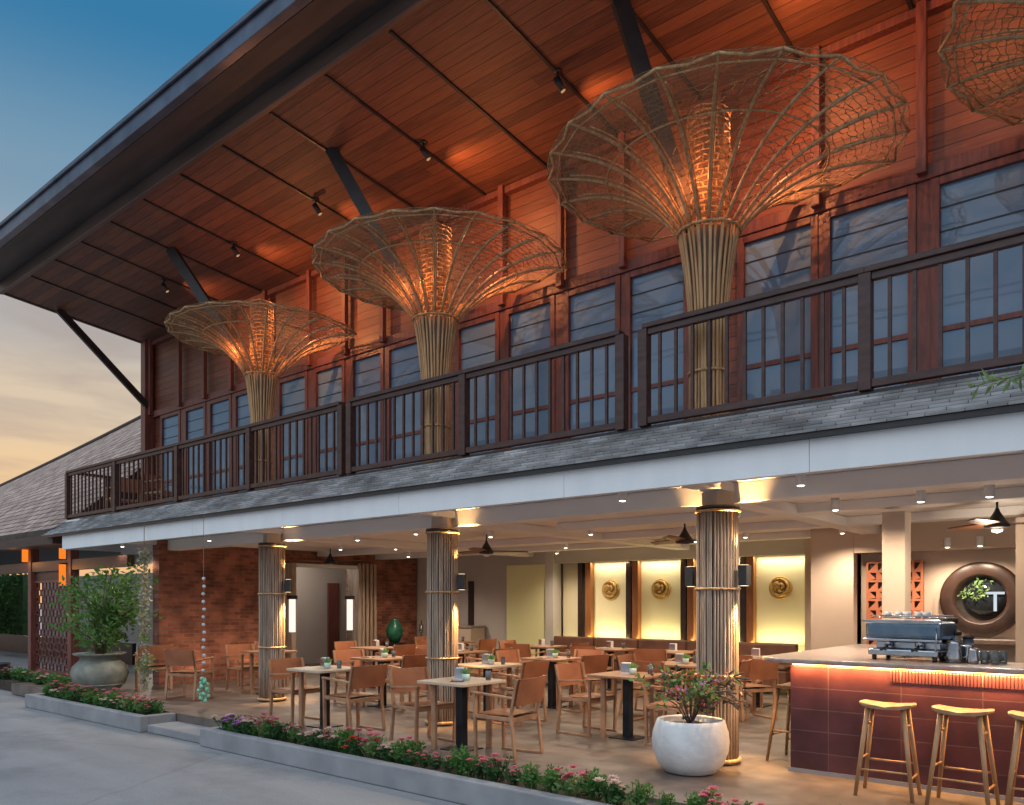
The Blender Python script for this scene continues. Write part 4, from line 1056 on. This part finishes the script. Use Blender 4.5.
# ------------------------------------------------------------------ flowers along the planters
def flower(name, leafm, petm, seed, tall):
    random.seed(seed)
    t = thing(name,'','flower')
    q = MB(); tp = []
    for k in range(26):
        a = random.uniform(0,2*PI); r = random.uniform(0,.12); h = random.uniform(.05,.16)*tall
        p = Vector((r*math.cos(a),r*math.sin(a),h)); tp.append(p)
        q.tube([(r*.4*math.cos(a),r*.4*math.sin(a),-.02),p],.003,4,caps=False)
        for _ in range(7):
            q.leaf(p*random.uniform(.3,1)+Vector((random.gauss(0,.015),random.gauss(0,.015),0)),(random.gauss(0,1),random.gauss(0,1),random.uniform(-.1,.9)),random.uniform(.03,.06),.024)
    q.build('foliage', leafm, t)
    if petm:
        q = MB(); random.shuffle(tp)
        for p in tp[:random.randint(4,8)]:
            c = p+Vector((0,0,.015))
            for ring in range(3):
                for j in range(6):
                    a = 2*PI*(j+.5*ring)/6; q.leaf(c,(math.cos(a),math.sin(a),.25+.5*ring),.046-.009*ring,.036,Vector((0,0,1)))
        q.build('blossom', petm, t)
    return t
kinds = [(flower('flowering_plant',M['leafd'],M['pink'],1,1.0),'low flowering plant with pink blossoms in the planter','pink bedding flowers'),
         (flower('flowering_plant',M['leafd'],M['palepink'],2,.85),'low flowering plant with pale pink blossoms in the planter','pale pink bedding flowers'),
         (flower('flowering_plant',M['leaf'],None,3,1.25),'low plant of green leaves without blossoms in the planter','green bedding plants'),
         (flower('flowering_plant',M['leafd'],M['purple'],4,.9),'low flowering plant with purple blossoms in the planter','purple bedding flowers'),
         (flower('flowering_plant',M['leafd'],M['red'],5,.8),'low flowering plant with red blossoms in the planter','red bedding flowers'),
         (flower('flowering_plant',M['leafp'],M['pink'],6,1.15),'taller pale leaved plant with pink blossoms in the planter','tall pink bedding flowers')]
us = [[False] for _ in kinds]
rf_ = random.Random(77)
def pf(x, y):
    k = rf_.choices(range(6), (6,6,5,1,1,2))[0]
    place(kinds[k][0], us[k], (x,y,-.02), rf_.uniform(0,6.28), kinds[k][1], kinds[k][2], rf_.uniform(.75,1.35))
x = -9.3
while x < -.9:
    pf(x, 5.45+rf_.uniform(-.05,.05)); 
    if rf_.random() < .3: pf(x+.07, 5.62+rf_.uniform(-.03,.04))
    x += rf_.uniform(.12,.18)*(1 if x < -5 else 1.35)
x = -15.1
while x < -11.3:
    pf(x, 5.45+rf_.uniform(-.05,.05)); pf(x+.08, 5.62+rf_.uniform(-.03,.03))
    x += rf_.uniform(.14,.2)
x = -20
while x < -15.5:
    k = rf_.choice((1,2,2,0)); place(kinds[k][0], us[k], (x,6.15+rf_.uniform(-.12,.12),-.02), rf_.uniform(0,6.28), kinds[k][1], kinds[k][2], 1.3); x += .22
bed = MB(); bed.box(-20.4,-15.4,5.95,6.39,-.215,-.03); tag(bed.build('flower_bed_soil', M['soil']), kind='structure')

# ------------------------------------------------------------------ odds and ends inside
js = thing('green_glazed_vase','dark green glazed vase on a black stand at the end of the brick wall','vase',(-14.55,13.0,0))
q = MB(); q.box(-.18,.18,-.18,.18,0,.62); q.build('stand', M['blackm'], js)
q = MB(); q.lathe([(0,.62),(.11,.63),(.20,.80),(.21,.93),(.14,1.08),(.08,1.15),(.10,1.20),(0,1.19)],24); q.build('vase', M['jade'], js)
ld_ = thing('wall_shelf','small dark wall shelf on the grey back wall','shelf',(-14.1,14.08,1.05)); q = MB(); q.box(-.3,.3,-.08,.11,0,.03); q.build('board', M['blackm'], ld_)
tw = thing('ladder_ornament','small black ladder shaped tower ornament on the wall shelf','ornament',(-14.1,14.08,1.08)); q = MB()
for s in (-1,1): q.beam((s*.14,0,0),(s*.06,0,.62),.015,.015,(0,1,0))
for k in range(6): q.beam((-.14+.014*k,0,.05+.1*k),(.14-.014*k,0,.05+.1*k),.012,.012,(0,1,0))
q.beam((-.13,0,.05),(.12,0,.15),.01,.01,(0,1,0)); q.beam((.11,0,.25),(-.1,0,.35),.01,.01,(0,1,0)); q.build('tower', M['blackm'], tw)
for x,h,lab in ((-14.75,1.15,'short black floor candle stand by the grey wall'),(-14.5,1.3,'tall black floor candle stand by the grey wall')):
    cs_ = thing('candle_stand',lab,'candle stand',(x+.5,13.6,0)); q = MB(); q.tube([(0,0,0),(0,0,h)],.012,8); q.lathe([(0,0),(.12,0),(.12,.02),(0,.02)],16); q.build('stem', M['blackm'], cs_)
    q = MB(); q.lathe([(0,h-.3),(.05,h-.3),(.05,h-.1),(0,h-.1)],12); q.build('holder', M['chrome'], cs_)
pd = MB(); pd.box(-13.2,-13.05,14.15,14.198,0,2.1); tag(pd.build('door_reveal', M['ringwood']), 'narrow dark doorway strip behind the middle stave column', 'doorway')

# ------------------------------------------------------------------ left pavilion
PV = thing('shingled_pavilion','lower pavilion with a sweeping weathered shingle roof at the left','building',(0,0,0))
M['oldshingle'] = mat_brick('weathered_wood_shingle', (.30,.205,.165), (.48,.345,.28), (.07,.05,.04), .34, .2, (0,0,0), .02, .85, .9)
rfm = MB(); NU, NV = 40, 30
def roofp(u, v):       # u along the eave from right to left, v up the slope
    x_ = -17.85-32*u
    tz_ = 7.5+.092*(x_+25)+(.0008*(x_+25)**2 if x_ < -25 else 0)
    s = v**1.12
    return (x_, 6.6+5.4*v, 3.12+(tz_-3.12)*s)
for i in range(NU):
    for j in range(NV):
        rfm.quad(roofp(i/NU,j/NV),roofp(i/NU,(j+1)/NV),roofp((i+1)/NU,(j+1)/NV),roofp((i+1)/NU,j/NV))
for i in range(NU):
    a, b = roofp(i/NU,0), roofp((i+1)/NU,0)
    rfm.quad(a,b,(b[0],b[1],b[2]-.12),(a[0],a[1],a[2]-.12)); 
    a, b = roofp(i/NU,1), roofp((i+1)/NU,1)
    rfm.quad(b,a,(a[0],a[1]+.3,a[2]-.2),(b[0],b[1]+.3,b[2]-.2))
rfm.build('shingle_roof', M['oldshingle'], PV)
q = MB()
for j in range(NV):
    a, b = roofp(0,j/NV), roofp(0,(j+1)/NV); q.quad((a[0],a[1],2.87),(b[0],b[1],2.87),(b[0],b[1],b[2]-.02),(a[0],a[1],a[2]-.02))
q.quad((-17.85,12,2.87),(-50,12,2.87),(-50,12.3,5),(-17.85,12,7.5))
q.build('gable_wall', M['rail_wood'], PV)
q = MB(); q.tube([Vector(roofp(i/30,1))+Vector((0,0,.03)) for i in range(31)],.07,8); q.build('ridge_cap', M['dark_trim'], PV)
q = MB(); q.box(-41,-17.75,6.55,6.75,2.80,2.99); q.box(-41,-17.8,6.76,12,2.8,2.86); q.build('eave_beam', M['dark_trim'], PV)
q = MB(); q.box(-40,-15.4,7.0,7.14,2.28,2.5); q.build('cross_beam', M['rail_wood'], PV)
for x in (-20.25,-18.05,-26.5):
    q = MB(); q.box(x-.09,x+.09,6.98,7.16,0,2.8); q.build('post', M['frame_wood'], PV, bevel=.01)
q = MB(); q.box(-40,-20.4,9.4,9.5,0,.55); q.build('low_wall', M['ringwood'], PV)
lsn = thing('lattice_screen','brown timber lattice screen with wavy cells between pavilion posts','screen',(-19.15,7.07,.02))
q = MB(); q.box(-1.0,1.0,.0,.04,2.06,2.27); q.build('solid_panel', M['rail_wood'], lsn)
q = MB(); q.box(-1.0,1.0,-.02,.05,.0,.06); q.box(-1.0,1.0,-.02,.05,2.01,2.059)
for r in range(13):
    z = .06+r*.15
    q.tube([(-1+i*.1,.015,z+.035*math.sin(i*PI/2+r*PI)) for i in range(21)],.014,6)
    for i in range(10): xx_ = -1+i*.2+(.1 if r%2 else 0); q.box(xx_-.012,xx_+.012,0,.03,z,z+.15)
q.build('lattice', M['frame_wood'], lsn)
for x,z,h,lab in ((-18.25,1.95,.45,'tall amber glowing lamp on the pavilion post by the urn'),(-18.25,2.52,.22,'short amber glowing lamp above the cross beam'),(-20.35,2.52,.3,'small amber glowing lamp on the far pavilion post')):
    al = thing('amber_lamp',lab,'wall lamp',(x,6.93,z),0,'amber lamps of the pavilion')
    q = MB(); q.lathe([(0,0),(.065,0),(.065,h),(0,h)],16); q.build('shade', M['ambertube'], al)
    q = MB(); q.lathe([(0,h),(.08,h),(.08,h+.03),(0,h+.03)],16); q.build('cap', M['blackm'], al)
lamp('pavilion_glow','POINT',(-18.6,6.6,2.3),5,(1,.4,.1),.1)
lamp('pavilion_glow','POINT',(-20.6,6.7,2.5),3,(1,.4,.1),.1)
wall('courtyard_wall','pale courtyard wall glimpsed behind the urn tree','wall',[(-41.9,-17.7,15.0,15.2,-.2,2.75)],M['greywall'])
lamp('courtyard_fill','POINT',(-25,12.5,2.5),70,(1,.9,.8),.2)  # added lamp without a fixture, brightens the pale wall
bw = thing('black_bowl','black round bowl planter at the left edge','bowl',(-19.6,5.9,-.22)); q = MB(); q.lathe([(0,0),(.22,0),(.42,.2),(.48,.5),(.45,.5),(.38,.2),(0,.12)],28); q.build('bowl', M['blackm'], bw)
# hedge behind
hd = MB(); random.seed(19)
for k in range(14000):
    x = random.uniform(-70,-42.0); z = random.uniform(0,3.1+.3*math.sin(x*1.3)); y = 14+random.uniform(-.35,.35)+.25*math.sin(x*2.1+z*3)
    hd.leaf((x,y,z),(random.gauss(0,1),random.gauss(-.5,.7),random.gauss(0,1)),.2,.11)
hdt = thing('clipped_hedge','tall green hedge behind the pavilion at the left','hedge',(0,0,0)); hd.build('foliage', M['hedge'], hdt)
q = MB(); q.box(-70,-42,14.2,14.5,-.2,2.9); q.build('inner_growth', M['leafd'], hdt)

# ------------------------------------------------------------------ street behind the camera (seen in the window glass)
for x in (-42,-14,14):
    t = thing('utility_pole','grey utility pole carrying cables across the street, at x %d' % x if False else 'grey utility pole carrying cables across the street','utility pole',(x,-10,-.22),0,'utility poles across the street')
    q = MB(); q.tube([(0,0,0),(0,0,14.6)],[.17,.11],12); q.build('pole', M['planterwall'], t)
    q = MB(); q.box(-.06,.06,-.9,.9,14.0,14.12); q.build('crossarm', M['rail_wood'], t)
cb = thing('power_cables','black power cables strung over the street','cable',(0,-10,0))
for z,y in ((13.85,.5),(13.05,-.2),(12.45,.3),(11.2,0),(10.9,.15)):
    q = MB()
    for a, b in ((-80,-42),(-42,-14),(-14,14),(14,60)):
        q.tube([(a+(b-a)*i/10, y, z-.45*4*(i/10)*(1-i/10)) for i in range(11)],.028,5)
    q.build('cable', M['blackm'], cb)
for k in range(14):
    x = -70+k*7.5+random.uniform(-1,1); h = random.uniform(3.5,6)
    t = thing('street_tree','dark leafy street tree across the road behind the viewer','tree',(x,-22+random.uniform(-2,2),-.22),0,'street trees across the road')
    q = MB(); q.tube([(0,0,0),(0,0,h*.5)],[.18,.1],8); q.build('trunk', M['twig'], t)
    q = MB()
    cs2 = [Vector((random.gauss(0,1.3),random.gauss(0,1.3),h*.6+random.gauss(0,.8))) for _ in range(16)]
    tuft(q, cs2, 45, .6, .5, .28); q.build('crown', M['leafd'], t)

# ------------------------------------------------------------------ soft interior light of the dining room (upper storey stays dark)
